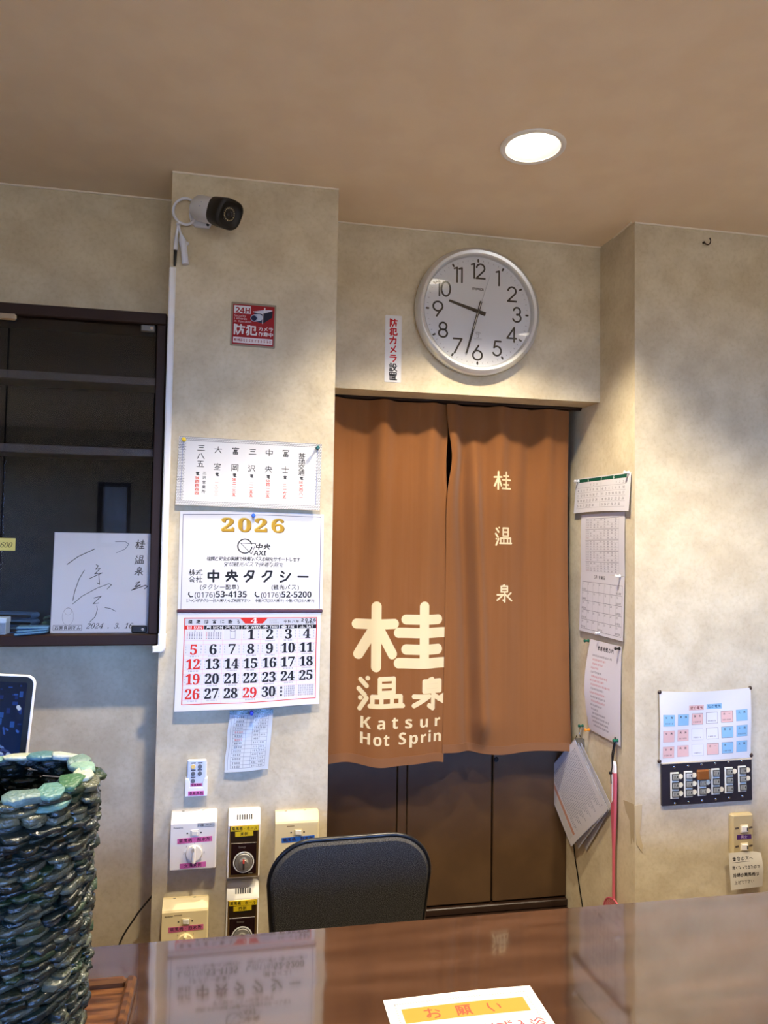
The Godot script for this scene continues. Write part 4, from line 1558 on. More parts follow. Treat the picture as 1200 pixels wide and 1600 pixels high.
	part(o, "month_sheet", sheet(0.3865, 0.2595, 20, 24, func(u, v): return Vector3(-0.001 * v, 0.012 * smoothstep(0.4, 1.0, u) * v + 0.002 * sin(u * 5.0) * v, 0.016 * v * v + 0.004 * sin(u * 4.0 + 0.6) * v)), pmat(d, 0.6), Vector3(-0.001, -0.1365, 0.0015))
	pushpin("bright blue pushpin at the top of the calendar's white heading", rgb(28, 84, 196), Vector3(0.0317, 1.5285, z + 0.003))


func pillar_items() -> void:
	var z := -2.0857
	# taxi telephone card
	var c := Canvas.new(960, 470, rgb(228, 228, 228))
	for j in range(0, 470, 11):
		for i in range(0, 960, 11):
			if i < 38 or i > 915 or j < 30 or j > 434:
				var q := Vector2(i + (5 if (j / 11) % 2 == 0 else 0), j)
				c.line(q, q + Vector2(5, 5), 2.4, rgb(66, 66, 74))
				c.line(q + Vector2(9, 1), q + Vector2(6, 5), 2.0, rgb(110, 110, 120))
	c.rect(26, 38, 29, 432, rgb(110, 124, 168))
	c.rect(930, 38, 933, 432, rgb(110, 124, 168))
	var ink := rgb(28, 28, 34)
	var red := rgb(206, 54, 42)
	var colsx := [120.0, 232.0, 348.0, 462.0, 574.0, 688.0, 800.0]
	var nm := ["三八五", "大空", "富岡", "三沢", "中央", "冨士", "基地交通"]
	var num := ["四四四四", "一九三三", "二一三五", "二一五五", "四一三五", "二一六五", "六四八一"]
	var pre := ["54", "", "58", "", "53", "", "56"]
	for i in 7:
		var s: String = nm[i]
		var y := 46.0
		if s.length() == 2:
			text(c, s[0], colsx[i], y + 8, 54, ink, {"wt": 0.08})
			text(c, s[1], colsx[i], y + 124, 54, ink, {"wt": 0.08})
		else:
			text(c, s, colsx[i], y + (22 if s.length() == 4 else 0), 54 if s.length() == 3 else 49, ink, {"wt": 0.085, "vert": true, "adv": 1.02 if s.length() == 3 else 0.80, "hw": 0.9})
		var nx: float = colsx[i] + (14 if i else -2)
		text(c, "電", nx, 236, 27, ink, {"wt": 0.1})
		var pale := rgb(236, 190, 180) if i == 1 else red
		text(c, pre[i], nx - 2, 266, 24, red, {"cap": 0.7, "bold": true})
		text(c, num[i], nx, 290, 28, pale, {"wt": 0.12, "vert": true, "adv": 0.96})
	text(c, "三沢営業所", 164, 232, 26, rgb(60, 62, 72), {"wt": 0.09, "vert": true, "adv": 1.22})
	solo("telephone_card", sheet(0.39, 0.188, 12, 8, func(u, v): return Vector3(-0.004 * v, -0.006 * u, 0.003 + 0.012 * v * v)), pmat(c, 0.5), "white card of taxi telephone numbers with a chequered border pinned above the calendar", "card", Vector3(0.0225, 1.6465, z + 0.001))
	pushpin("yellow pushpin at the corner of the taxi telephone card", rgb(232, 200, 40), Vector3(-0.159, 1.7305, z + 0.004))
	pushpin("dark green pushpin at the corner of the taxi telephone card", rgb(10, 86, 74), Vector3(0.205, 1.7225, z + 0.004))
	# red sticker
	var k := Canvas.new(420, 440, rgb(150, 138, 118))
	k.rect(18, 20, 404, 420, rgb(158, 14, 22))
	k.rect(28, 32, 182, 110, rgb(232, 230, 232))
	text(k, "24H", 38, 32, 82, rgb(158, 14, 22), {"bold": true, "cap": 0.68, "xs": 1.02})
	var w := rgb(234, 228, 228)
	text(k, "Security", 30, 118, 30, w, {"cap": 0.72})
	text(k, "Cameras", 30, 146, 30, w, {"cap": 0.72})
	text(k, "in Operation", 30, 174, 28, w, {"cap": 0.7})
	text(k, "防犯", 24, 214, 116, w, {"wt": 0.13, "adv": 0.98})
	text(k, "カメラ", 258, 226, 48, w, {"wt": 0.14, "adv": 0.98})
	text(k, "作動中", 258, 280, 48, w, {"wt": 0.13, "adv": 0.98})
	k.rect(28, 348, 394, 406, rgb(236, 224, 226))
	text(k, "監視", 36, 362, 28, rgb(140, 24, 30), {"wt": 0.1, "adv": 1.0})
	marks(k, 92, 364, 386, 26, rgb(150, 40, 46))
	# drawing of a box camera on the sticker
	k.poly(PackedVector2Array([Vector2(200, 84), Vector2(300, 70), Vector2(388, 56), Vector2(380, 52), Vector2(296, 60)]), rgb(220, 222, 230))
	k.poly(PackedVector2Array([Vector2(208, 84), Vector2(300, 96), Vector2(388, 62), Vector2(310, 56)]), rgb(214, 216, 226))
	k.poly(PackedVector2Array([Vector2(300, 96), Vector2(388, 64), Vector2(384, 130), Vector2(300, 196)]), rgb(18, 20, 44))
	k.poly(PackedVector2Array([Vector2(212, 88), Vector2(296, 98), Vector2(296, 196), Vector2(230, 180)]), rgb(40, 44, 74))
	k.path([Vector2(208, 84), Vector2(296, 98), Vector2(296, 196)], 8, w)
	k.line(Vector2(312, 40), Vector2(312, 76), 12, w)
	k.line(Vector2(222, 146), Vector2(258, 138), 72, rgb(200, 206, 220))
	k.disc(Vector2(216, 148), 34, rgb(160, 172, 200))
	k.disc(Vector2(214, 148), 26, rgb(24, 28, 66))
	solo("security_sticker", prism(rounded(0.124, 0.124, 0.003, 3), 0.0, 0.0008, 0.0, Rect2(-0.062, -0.062, 0.124, 0.124)), pmat(k, 0.35), "square red security camera warning sticker with a silver edge on the pillar", "sticker", Vector3(0.019, 2.061, z + 0.0004), Vector3(0, 0, -0.012))
	# emergency telephone list
	var e := Canvas.new(380, 520, rgb(214, 220, 226))
	for yy in range(0, 34, 6):
		for xx in range(0, 380, 9):
			e.rect(xx, yy, xx + 8, yy + 5, [rgb(128, 170, 190), rgb(170, 196, 206), rgb(96, 132, 120)][rng.randi() % 3])
	e.line(Vector2(24, 40), Vector2(24, 500), 3, rgb(150, 160, 170))
	var ys := [44, 78, 108, 140, 172, 202, 234, 266, 300, 332, 364, 398, 432, 462, 490]
	for j in ys.size() - 1:
		var y0: float = ys[j]
		e.rect(46, y0, 342, y0 + 2, rgb(110, 118, 130))
		var rr: bool = j == 4 or j == 6
		marks(e, 64, y0 + 9, 140, 17, rgb(206, 60, 60) if rr else rgb(40, 44, 54))
		marks(e, 228, y0 + 9, 268, 14, rgb(70, 74, 86))
		if not rr:
			marks(e, 286, y0 + 9, 330, 14, rgb(70, 74, 86))
	e.rect(46, 490, 342, 492, rgb(110, 118, 130))
	for xx in [46, 156, 214, 276, 342]:
		e.rect(xx, 44, xx + 2, 492, rgb(110, 118, 130))
	var em := pmat(e, 0.2, 0.6)
	solo("telephone_list", sheet(0.1175, 0.158, 8, 12, func(u, v): return Vector3(-0.011 * v + 0.001 * sin(v * 14.0) * (1.0 - u), 0.006 * (1.0 - u) * -v, 0.004 + 0.01 * v * v + 0.003 * sin(u * 6.0 + v * 5.0))), em, "small wrinkled laminated telephone table hanging below the calendar", "list", Vector3(0.039, 0.918, z + 0.001))
	pushpin("dark blue pushpin at the top of the laminated telephone table", rgb(24, 44, 170), Vector3(0.0392, 0.9915, z + 0.008))
	# cable trunking along the pillar corner
	var t := thing("cable_trunking", "white plastic cable trunking running down the pillar's edge beside the cabinet", "trunking", Vector3(-0.202, 1.19, z))
	part(t, "trunking_base", span(-0.008, 0.008, 0.01, 1.015, 0.0, 0.007), M.white)
	part(t, "trunking_cover", span(-0.0088, 0.0088, 0.012, 1.015, 0.004, 0.0125, 0.0035), M.white)
	var el := st_new()
	add_prism(el, PackedVector2Array([Vector2(0.0098, 0.016), Vector2(-0.0098, 0.016), Vector2(-0.0098, -0.012), Vector2(-0.014, -0.016), Vector2(-0.024, -0.017), Vector2(-0.024, -0.034), Vector2(-0.002, -0.034), Vector2(0.006, -0.031), Vector2(0.0098, -0.022)]), 0.0, 0.0145, 0.003)
	part(t, "trunking_elbow", done(el), M.white)
	# remote control in its wall holder
	var h := thing("remote_holder", "white plastic wall holder with a pink label carrying the remote control", "holder", Vector3(-0.1022, 0.776, z))
	part(h, "holder_back", span(-0.026, 0.026, 0.002, 0.085, 0.0, 0.003, 0.001), M.white)
	part(h, "holder_front", prism(PackedVector2Array([Vector2(-0.029, 0), Vector2(0.029, 0), Vector2(0.029, 0.047), Vector2(0.021, 0.047), Vector2(0.0165, 0.038), Vector2(0.0165, 0.024), Vector2(-0.0165, 0.024), Vector2(-0.0165, 0.038), Vector2(-0.021, 0.047), Vector2(-0.029, 0.047)]), 0.0165, 0.0195, 0.001), M.white)
	part(h, "holder_side", span(-0.029, -0.026, 0.0, 0.047, 0.0, 0.018), M.white)
	part(h, "holder_side", span(0.026, 0.029, 0.0, 0.047, 0.0, 0.018), M.white)
	part(h, "holder_floor", span(-0.029, 0.029, 0.0, 0.003, 0.0, 0.018), M.white)
	label(h, "壁扇風機", 0.041, 0.0115, rgb(228, 112, 180), rgb(60, 14, 44), Vector3(0.0, 0.0085, 0.0196), 0.0)
	var rm := thing("remote_control", "small white five-button remote control standing in the wall holder", "remote", Vector3(-0.1022, 0.78, z + 0.0035))
	part(rm, "remote_body", span(-0.025, 0.025, 0.0, 0.091, 0.0, 0.0125, 0.003), mat(rgb(196, 204, 218), 0.4))
	var bs := [[-0.009, 0.0735, rgb(226, 190, 110)], [0.0085, 0.0735, rgb(96, 102, 112)], [-0.009, 0.055, rgb(96, 102, 112)], [0.0085, 0.055, rgb(96, 102, 112)], [-0.009, 0.036, rgb(96, 102, 112)]]
	for b in bs:
		part(rm, "button", lathe([Vector2(0.0058, 0.0), Vector2(0.0058, 0.0012), Vector2(0.005, 0.0018), Vector2(0.0, 0.0018)], 20), mat(b[2], 0.4), Vector3(b[0], b[1], 0.0125), Vector3(PI / 2, 0, 0))
	label(rm, "壁扇風機", 0.03, 0.0075, rgb(220, 104, 170), rgb(60, 14, 44), Vector3(0.0, 0.0255, 0.0126), 0.0)
	for b in [[-0.009, 0.083], [0.0085, 0.083], [-0.009, 0.0645], [0.0085, 0.0645], [-0.009, 0.0455]]:
		part(rm, "button_caption", box(Vector3(0.012, 0.0028, 0.0004)), mat(rgb(70, 72, 84), 0.6), Vector3(b[0], b[1], 0.0126))
	# black flex coming round the pillar's foot
	solo("black_cable", tube(smooth([Vector3(-0.2125, 0.53, -2.2), Vector3(-0.2155, 0.476, -2.2), Vector3(-0.24, 0.44, -2.205), Vector3(-0.266, 0.404, -2.21), Vector3(-0.31, 0.32, -2.22), Vector3(-0.34, 0.15, -2.23), Vector3(-0.35, 0.003, -2.23)]), 0.0026, 8), M.black, "thin black cable rising behind the counter beside the pillar's edge", "cable")


var label_mats := {}


func label(p: Node3D, s: String, w: float, h: float, bg: Color, fg: Color, at: Vector3, tilt := 0.0, wt := 0.1) -> void:
	var key := s + str(bg)
	if not label_mats.has(key):
		var c := Canvas.new(int(w * 5200), int(h * 5200), bg)
		var sz := c.h * 0.82
		var tw := textw(s, sz, {"adv": 1.06})
		var o := {"wt": wt, "adv": 1.06}
		if tw > c.w * 0.94:
			o.xs = c.w * 0.94 / tw
		ctext(c, s, c.w * 0.5, c.h * 0.09, sz, fg, o)
		label_mats[key] = pmat(c, 0.45, 0.5)
	part(p, "name_label", prism(PackedVector2Array([Vector2(-w * 0.5, -h * 0.5), Vector2(w * 0.5, -h * 0.5), Vector2(w * 0.5, h * 0.5), Vector2(-w * 0.5, h * 0.5)]), 0.0, 0.0006, 0.0, Rect2(-w * 0.5, -h * 0.5, w, h)), label_mats[key], at, Vector3(0, 0, tilt))


func flat_text(p: Node3D, nm: String, s: String, cap: float, col: Color, at: Vector3, face := "Droid Sans", weight := 400) -> void:   # thin raised lettering, left end at AT
	var f := SystemFont.new()
	f.font_names = PackedStringArray([face])
	f.font_weight = weight
	var tm := TextMesh.new()
	tm.font = f
	tm.font_size = 32
	tm.pixel_size = cap / 23.0
	tm.depth = 0.0003
	tm.curve_step = 2.0
	tm.text = s
	tm.horizontal_alignment = HORIZONTAL_ALIGNMENT_LEFT
	part(p, nm, tm, mat(col, 0.5), at)


func dial_control(nm: String, lab: String, at: Vector3, body: Color, c1: Color, line1: String, line2: String, brand: String, badge: bool) -> void:
	# rectangular fan speed control, 0.118 x 0.142, sloping shoulder on top
	var o := thing("fan_control", lab, "control", at, Vector3.ZERO, nm)
	var W := 0.118
	var H := 0.145
	var s := st_new()
	s.set_smooth_group(-1)
	var m := mat(body, 0.42)
	# body: profile in y-z swept across x
	var prof := PackedVector2Array([Vector2(0.0, 0.0), Vector2(0.0, 0.03), Vector2(0.003, 0.034), Vector2(0.12, 0.034), Vector2(0.125, 0.031), Vector2(H - 0.002, 0.012), Vector2(H, 0.009), Vector2(H, 0.0)])
	var q := PackedVector2Array()
	for p in prof:
		q.append(Vector2(-p.y, p.x))
	add_prism(s, q, -W * 0.5, W * 0.5, 0.003)
	part(o, "control_body", done(s), m, Vector3.ZERO, Vector3(0, PI / 2, 0))
	for dx in [-0.03, 0.022]:
		part(o, "top_notch", box(Vector3(0.008, 0.003, 0.004), 0.001), mat(rgb(120, 112, 92), 0.6), Vector3(dx, H - 0.001, 0.008))
	var zf := 0.0341
	var ink := rgb(44, 38, 36)
	if brand != "":
		flat_text(o, "maker_lettering", brand, 0.0036, ink, Vector3(-0.052, 0.1105, zf), "Droid Sans", 700)
	if badge:
		var b := Canvas.new(240, 56, rgb(186, 192, 198))
		b.frame(0, 0, 240, 56, 3, ink)
		text(b, "F-08", 6, 10, 40, ink, {"bold": true, "cap": 0.74})
		text(b, "100V 2A", 112, 8, 22, ink, {"cap": 0.7})
		b.rect(112, 30, 232, 32, ink)
		part(o, "rating_badge", prism(PackedVector2Array([Vector2(-0.022, -0.005), Vector2(0.022, -0.005), Vector2(0.022, 0.005), Vector2(-0.022, 0.005)]), 0, 0.0005, 0, Rect2(-0.022, -0.005, 0.044, 0.01)), pmat(b, 0.4), Vector3(0.031, 0.115, zf))
	else:
		part(o, "rating_marks", box(Vector3(0.02, 0.0025, 0.0003)), mat(rgb(150, 132, 100), 0.6), Vector3(-0.018, 0.1125, zf))
	part(o, "switch_frame", prism(rounded(0.0225, 0.0165, 0.002, 3), 0.0, 0.002, 0.0006), mat(body * 0.9, 0.45), Vector3(0.002, 0.0955, zf - 0.0004))
	part(o, "switch_rocker", box(Vector3(0.016, 0.012, 0.005), 0.001), mat(rgb(232, 228, 216), 0.35), Vector3(0.003, 0.0955, zf + 0.0012), Vector3(0, -0.14, 0))
	for t in [["off_mark", -0.0165, rgb(70, 66, 62)], ["on_mark", 0.0185, ink]]:
		part(o, t[0], box(Vector3(0.004, 0.004, 0.0003)), mat(t[2], 0.5), Vector3(t[1], 0.0955, zf))
	label(o, line1, 0.089, 0.0135, c1, rgb(50, 16, 48), Vector3(0.003, 0.0775, zf), 0.03)
	label(o, line2, 0.067, 0.013, c1, rgb(50, 16, 48), Vector3(0.0, 0.0125, zf), 0.03)
	var kn := part(o, "knob", lathe([Vector2(0.0, 0.0), Vector2(0.0205, 0.0), Vector2(0.021, 0.002), Vector2(0.0195, 0.007), Vector2(0.0, 0.007)], 40), mat(body * 1.02, 0.35), Vector3(0.002, 0.0445, zf), Vector3(PI / 2, 0, 0))
	part(kn, "knob_grip", box(Vector3(0.0095, 0.013, 0.044), 0.003), mat(body * 1.04, 0.35), Vector3(0, 0.0125, 0.001))
	part(kn, "knob_pointer", box(Vector3(0.001, 0.001, 0.012)), mat(rgb(120, 100, 70), 0.5), Vector3(0, 0.0192, -0.014))
	for k in [["0", 90], ["1", 40], ["2", -2], ["3", -48], ["1", 228], ["2", 182], ["3", 140]]:
		var a := deg_to_rad(k[1])
		flat_text(o, "scale_figure", k[0], 0.0042, ink, Vector3(0.002 + cos(a) * 0.026 - 0.0015, 0.0445 + sin(a) * 0.026, zf))


func hall_control(lab: String, at: Vector3, line2: String) -> void:
	var o := thing("hall_fan_control", lab, "control", at, Vector3.ZERO, "tall hall fan controls on the pillar")
	var W := 0.0845
	var H := 0.172
	var s := st_new()
	var prof := PackedVector2Array([Vector2(0.0, 0.0), Vector2(0.0, 0.036), Vector2(0.004, 0.04), Vector2(0.139, 0.04), Vector2(0.143, 0.039), Vector2(H - 0.003, 0.017), Vector2(H, 0.012), Vector2(H, 0.0)])
	var q := PackedVector2Array()
	for p in prof:
		q.append(Vector2(-p.y, p.x))
	add_prism(s, q, -W * 0.5, W * 0.5, 0.003)
	part(o, "control_body", done(s), M.offwhite, Vector3.ZERO, Vector3(0, PI / 2, 0))
	# vent slots on the sloping head
	var tilt := atan2(0.026, 0.022)
	for k in 7:
		part(o, "vent_slot", box(Vector3(0.0032, 0.0135, 0.0016), 0.0004), M.black, Vector3(-0.018 + 0.0062 * k, 0.1558, 0.0284), Vector3(-tilt + 0.28, 0, 0))
	var gold := mat(rgb(146, 116, 70), 0.3, 0.7)
	var zf := 0.0401
	part(o, "face_frame", prism(PackedVector2Array([Vector2(-0.0385, 0.004), Vector2(0.0385, 0.004), Vector2(0.0385, 0.138), Vector2(-0.0385, 0.138)]), 0.0, 0.0012, 0.0004), gold, Vector3(0, 0, zf - 0.0003))
	part(o, "upper_face", span(-0.035, 0.035, 0.094, 0.134, 0.0, 0.0014, 0.0004), mat(rgb(58, 42, 28), 0.3, 0.4), Vector3(0, 0, zf))
	part(o, "lower_face", span(-0.033, 0.033, 0.011, 0.0925, 0.0, 0.0016, 0.0004), mat(rgb(34, 16, 16), 0.25), Vector3(0, 0, zf))
	label(o, "扇風機・ホール", 0.072, 0.013, rgb(236, 204, 30), rgb(30, 26, 12), Vector3(0.001, 0.1305, zf + 0.0015), -0.01)
	label(o, line2, 0.047, 0.0125, rgb(236, 204, 30), rgb(30, 26, 12), Vector3(0.0, 0.1165, zf + 0.0015), 0.02)
	part(o, "maker_plate", box(Vector3(0.036, 0.005, 0.0004)), mat(rgb(28, 22, 18), 0.4), Vector3(0.002, 0.1065, zf + 0.0015))
	flat_text(o, "face_script", "Energy", 0.004, rgb(120, 110, 100), Vector3(-0.014, 0.082, zf + 0.0018), "Droid Serif")
	var ring := mat(rgb(220, 220, 216), 0.4)
	part(o, "dial_ring", lathe([Vector2(0.0245, 0.0), Vector2(0.0245, 0.0012), Vector2(0.0275, 0.0012), Vector2(0.0275, 0.0)], 48), ring, Vector3(0, 0.0425, zf + 0.0015), Vector3(PI / 2, 0, 0))
	var kn := part(o, "knob", lathe([Vector2(0.0, 0.0), Vector2(0.0225, 0.0), Vector2(0.0225, 0.0022), Vector2(0.021, 0.0034), Vector2(0.0125, 0.0036), Vector2(0.0115, 0.0155), Vector2(0.0105, 0.0165), Vector2(0.0, 0.0165)], 40), mat(rgb(176, 172, 164), 0.34, 0.7), Vector3(0, 0.0425, zf + 0.0015), Vector3(PI / 2, 0, 0))
	part(kn, "knob_grip", box(Vector3(0.005, 0.012, 0.026), 0.0015), mat(rgb(40, 34, 34), 0.3), Vector3(0, 0.015, 0.0))
	part(kn, "red_pointer", box(Vector3(0.0042, 0.0012, 0.01)), mat(rgb(216, 66, 52), 0.4), Vector3(0, 0.0212, -0.0095))
	flat_text(o, "scale_lettering", "50/60Hz", 0.0022, rgb(150, 140, 120), Vector3(0.012, 0.0135, zf + 0.0018))


func fan_controls() -> void:
	var z := -2.0857
	var g := "knob fan controls on the pillar"
	dial_control(g, "off-white fan control with two pink labels and a rating badge below the remote", Vector3(-0.1045, 0.5905, z), rgb(224, 219, 210), rgb(226, 112, 176), "扇風機・脱衣所", "女湯東側", "Panasonic", true)
	dial_control(g, "cream-yellow fan control with a pink label partly hidden by the counter edge", Vector3(-0.121, 0.364, z), rgb(224, 206, 158), rgb(216, 110, 150), "扇風機・脱衣所", "女湯西側", "National", false)
	dial_control(g, "cream fan control with two blue labels partly hidden behind the chair back", Vector3(0.1675, 0.577, z), rgb(222, 208, 168), rgb(40, 112, 214), "扇風機・脱衣所", "男湯東側", "", false)
	hall_control("tall black-faced hall fan control, the upper of the two with yellow labels", Vector3(0.0265, 0.563, z), "東側")
	hall_control("tall black-faced hall fan control with yellow labels, cut off by the counter", Vector3(0.0265, 0.369, z), "西側")


func jamb(Z: float, y: float, off := 0.0) -> Vector3:
	# a point on the doorway's side wall at distance Z
	return Vector3(1.1874 - 0.0582 * (Z - 2.0961) - off, y, -Z)


func jamb_items() -> void:
	var R := Vector3(0, rot_jamb, 0)
	var lilac := rgb(228, 226, 232)
	# two-month calendar
	var c := Canvas.new(720, 270, lilac)
	c.rect(20, 8, 352, 34, rgb(16, 84, 66))
	c.rect(360, 8, 672, 34, rgb(16, 84, 66))
	c.rect(353, 0, 359, 240, rgb(200, 200, 206))
	for q in [[30, 344], [366, 668]]:
		text(c, "5" if q[0] == 30 else "6", q[0] + 140, 8, 26, Color.WHITE, {"bold": true})
		for r in 5:
			c.rect(q[0], 76 + r * 40, q[1], 77.5 + r * 40, rgb(130, 130, 140))
			for k in 7:
				var n := r * 7 + k - 3
				if n > 0 and n < 31:
					text(c, str(n), q[0] + 6 + k * 43, 44 + r * 40, 26, rgb(60, 60, 70), {"cap": 0.66})
	solo("two_month_calendar", sheet(0.343, 0.122, 8, 5, func(u, v): return Vector3(0, 0.004 * sin(u * 3.0) * v, 0.004 + 0.008 * v)), pmat(c), "two-month desk calendar sheet with a green heading pinned on the doorway's side wall", "calendar", jamb(2.28, 1.633, 0.001), R + Vector3(0, 0, -0.02))
	for zz in [[2.43, 1.688, "clear pushpin at the far corner of the green-headed two-month calendar"], [2.12, 1.69, "clear pushpin at the near corner of the green-headed two-month calendar"]]:
		pushpin(zz[2], rgb(222, 222, 224), jamb(zz[0], zz[1], 0.004), R)
	# shift tables
	var d := Canvas.new(520, 400, lilac)
	for b in 5:
		d.rect(60, 30 + b * 72, 455, 32 + b * 72, rgb(80, 80, 90))
		for r in 4:
			d.rect(60, 46 + b * 72 + r * 16, 455, 47 + b * 72 + r * 16, rgb(150, 150, 160), 0.6)
			marks(d, 66, 36 + b * 72 + r * 16, 110, 8, rgb(120, 80, 90) if r == 3 else rgb(90, 90, 104), 0.6)
			for k in 8:
				if rng.randf() < 0.75:
					marks(d, 120 + k * 42, 36 + b * 72 + r * 16, 142 + k * 42, 9, rgb(60, 60, 72), 0.8)
	for k in 10:
		d.rect(60 + k * 44 - (0 if k < 9 else 1), 30, 61 + k * 44, 380, rgb(150, 150, 160), 0.5)
	solo("shift_table", sheet(0.272, 0.203, 6, 6, func(u, v): return Vector3(0, 0, 0.002 + 0.002 * sin(v * PI))), pmat(d), "printed table sheet of small figures between the green-headed calendar and the blank month grid", "sheet", jamb(2.28, 1.4675, 0.0015), R)
	var e := Canvas.new(520, 400, lilac)
	text(e, "5月　営業日", 170, 8, 26, rgb(50, 50, 60), {"wt": 0.09})
	for r in 6:
		e.rect(24, 58 + r * 64, 500, 60 + r * 64, rgb(70, 70, 84))
	for k in 8:
		e.rect(24 + k * 68, 58, 25.5 + k * 68, 378, rgb(140, 140, 152))
	for r in 5:
		for k in 7:
			if k == 0 or k == 6 or (r == 4 and k == 3):
				marks(e, 28 + k * 68, 104 + r * 64, 84 + k * 68, 13, rgb(50, 50, 60), 0.9)
			text(e, str(r * 7 + k + 1), 30 + k * 68, 62 + r * 64, 18, rgb(90, 90, 104), {"cap": 0.7})
	solo("month_grid", sheet(0.272, 0.2, 6, 6, func(u, v): return Vector3(0, 0, 0.003 + 0.004 * v)), pmat(e), "white month grid sheet with mostly empty squares on the doorway's side wall", "sheet", jamb(2.28, 1.2665, 0.003), R + Vector3(0, 0, -0.015))
	for zz in [[2.165, 1.366, "clear pushpin holding the upper edge of the empty month grid"], [2.285, 1.174, "clear pushpin at the lower edge of the empty month grid"]]:
		pushpin(zz[2], rgb(222, 222, 224), jamb(zz[0], zz[1], 0.006), R)
	# notice of rules
	var f := Canvas.new(380, 560, rgb(226, 222, 228))
	ctext(f, "営業時間の内", 200, 26, 30, rgb(40, 38, 44), {"wt": 0.1})
	for r in 18:
		var red := r in [1, 2, 3, 5, 6, 7, 9, 11]
		marks(f, 60 + (r % 3) * 6, 84 + r * 25, 130 + rng.randf() * 190, 11, rgb(196, 84, 88) if red else rgb(66, 60, 70), 0.85)
	solo("rules_notice", sheet(0.19, 0.3, 8, 12, func(u, v): return Vector3(0.012 * (v - v * v) * (0.5 - u) * 2.0 , -0.008 * v * u, 0.003 + 0.022 * sin(v * PI) * (1.0 - u) + 0.004 * v)), pmat(f), "curling white notice of red and black lines pinned below the month grid", "notice", jamb(2.255, 0.996, 0.002), R)
	pushpin("green pushpin at the upper far corner of the curling red-lined notice", rgb(8, 92, 70), jamb(2.36, 1.139, 0.004), R)
	pushpin("black pushpin at the upper near corner of the curling red-lined notice", rgb(20, 20, 22), jamb(2.17, 1.139, 0.004), R)
	pushpin("green pushpin carrying the clip of the plastic-sleeved sheets", rgb(8, 92, 70), jamb(2.4, 0.8445, 0.002), R)
	pushpin("amber pushpin at the lower far corner of the curling red-lined notice", rgb(232, 150, 50), jamb(2.35, 0.843, 0.006), R)
	pushpin("green pushpin with the fly swatter's black cord looped on it", rgb(8, 92, 70), jamb(2.176, 0.852, 0.006), R)
	# bundle of plastic-sleeved sheets hung cornerwise from a clip
	var g := Canvas.new(420, 560, rgb(216, 214, 220))
	g.frame(0, 0, 420, 560, 4, rgb(190, 192, 204))
	for r in 22:
		marks(g, 36, 40 + r * 18, 384 - (r % 4) * 22, 10, rgb(90, 92, 110), 0.7)
	g.rect(36, 450, 384, 478, rgb(196, 132, 104), 0.75)
	g.rect(36, 484, 384, 540, rgb(206, 204, 206))
	var gm := pmat(g, 0.12, 0.8)
	var hang := Vector3(1.1694 - 0.006, 0.789, -2.405)
	var cl := thing("hanging_clip", "small steel ring and clip holding the plastic-sleeved sheets by one corner", "clip", hang, R)
	part(cl, "ring", tube([Vector3(0, 0.052, 0.004), Vector3(0.006, 0.04, 0.006), Vector3(0.005, 0.026, 0.006), Vector3(0, 0.018, 0.006), Vector3(-0.005, 0.026, 0.006), Vector3(-0.006, 0.04, 0.006), Vector3(0, 0.052, 0.004)], 0.0014, 8), M.chrome)
	part(cl, "clip_jaw", prism(PackedVector2Array([Vector2(-0.012, -0.016), Vector2(0.012, -0.016), Vector2(0.008, 0.012), Vector2(-0.008, 0.012)]), -0.006, 0.024, 0.003), mat(rgb(150, 150, 146), 0.25, 0.9))
	part(cl, "clip_lever", tube([Vector3(-0.006, 0.01, 0.02), Vector3(0, 0.024, 0.018), Vector3(0.006, 0.01, 0.02)], 0.0013, 8), M.chrome)
	var ll := ["plastic-sleeved sheet, the front one of those hanging cornerwise from the clip", "plastic-sleeved sheet hanging from the clip, in the middle of the bundle", "plastic-sleeved sheet hanging from the clip nearest to the wall"]
	for k in 3:
		var a := deg_to_rad([-46.0, -43.0, -39.0][k])
		var yaw: float = [0.1, 0.055, 0.02][k]
		var s2 := sheet(0.255, 0.262, 6, 8, func(u, v): return Vector3(0.1275 - 0.008, -0.131 + 0.008, 0.005 * sin(v * 2.2 + k)), 0.0012)
		var w := solo("sleeved_sheet", s2, gm, ll[k], "sheet", hang + Vector3(-0.026 + 0.011 * k, -0.002, 0), Vector3.ZERO, "plastic-sleeved sheets on the clip")
		w.basis = Basis(Vector3.UP, rot_jamb + yaw) * Basis(Vector3(0, 0, 1), a)
	# fly swatter
	var pk := mat(rgb(188, 88, 104), 0.4)
	var fs := thing("fly_swatter", "pink plastic fly swatter hanging by a black cord on the doorway's side wall", "swatter", jamb(2.187, 0.36, 0.016), R)
	var ht := 0.395
	part(fs, "swatter_handle", prism(PackedVector2Array([Vector2(-0.003, 0.0), Vector2(0.003, 0.0), Vector2(0.0035, 0.15), Vector2(0.011, 0.27), Vector2(0.0135, ht - 0.02), Vector2(0.012, ht - 0.004), Vector2(-0.012, ht - 0.004), Vector2(-0.0135, ht - 0.02), Vector2(-0.011, 0.27), Vector2(-0.0035, 0.15)]), -0.004, 0.004, 0.002), pk)
	var hang_mat := mat(rgb(224, 218, 220), 0.3)
	part(fs, "handle_cap", prism(PackedVector2Array([Vector2(-0.0115, ht - 0.005), Vector2(0.0115, ht - 0.005), Vector2(0.011, ht + 0.02), Vector2(0.006, ht + 0.03), Vector2(-0.006, ht + 0.03), Vector2(-0.011, ht + 0.02)]), -0.004, 0.004, 0.001), hang_mat)
	part(fs, "name_tag", prism(PackedVector2Array([Vector2(-0.003, ht - 0.1), Vector2(0.003, ht - 0.09), Vector2(0.0045, ht - 0.01), Vector2(-0.0025, ht - 0.01)]), 0.0046, 0.0058, 0.0), hang_mat)
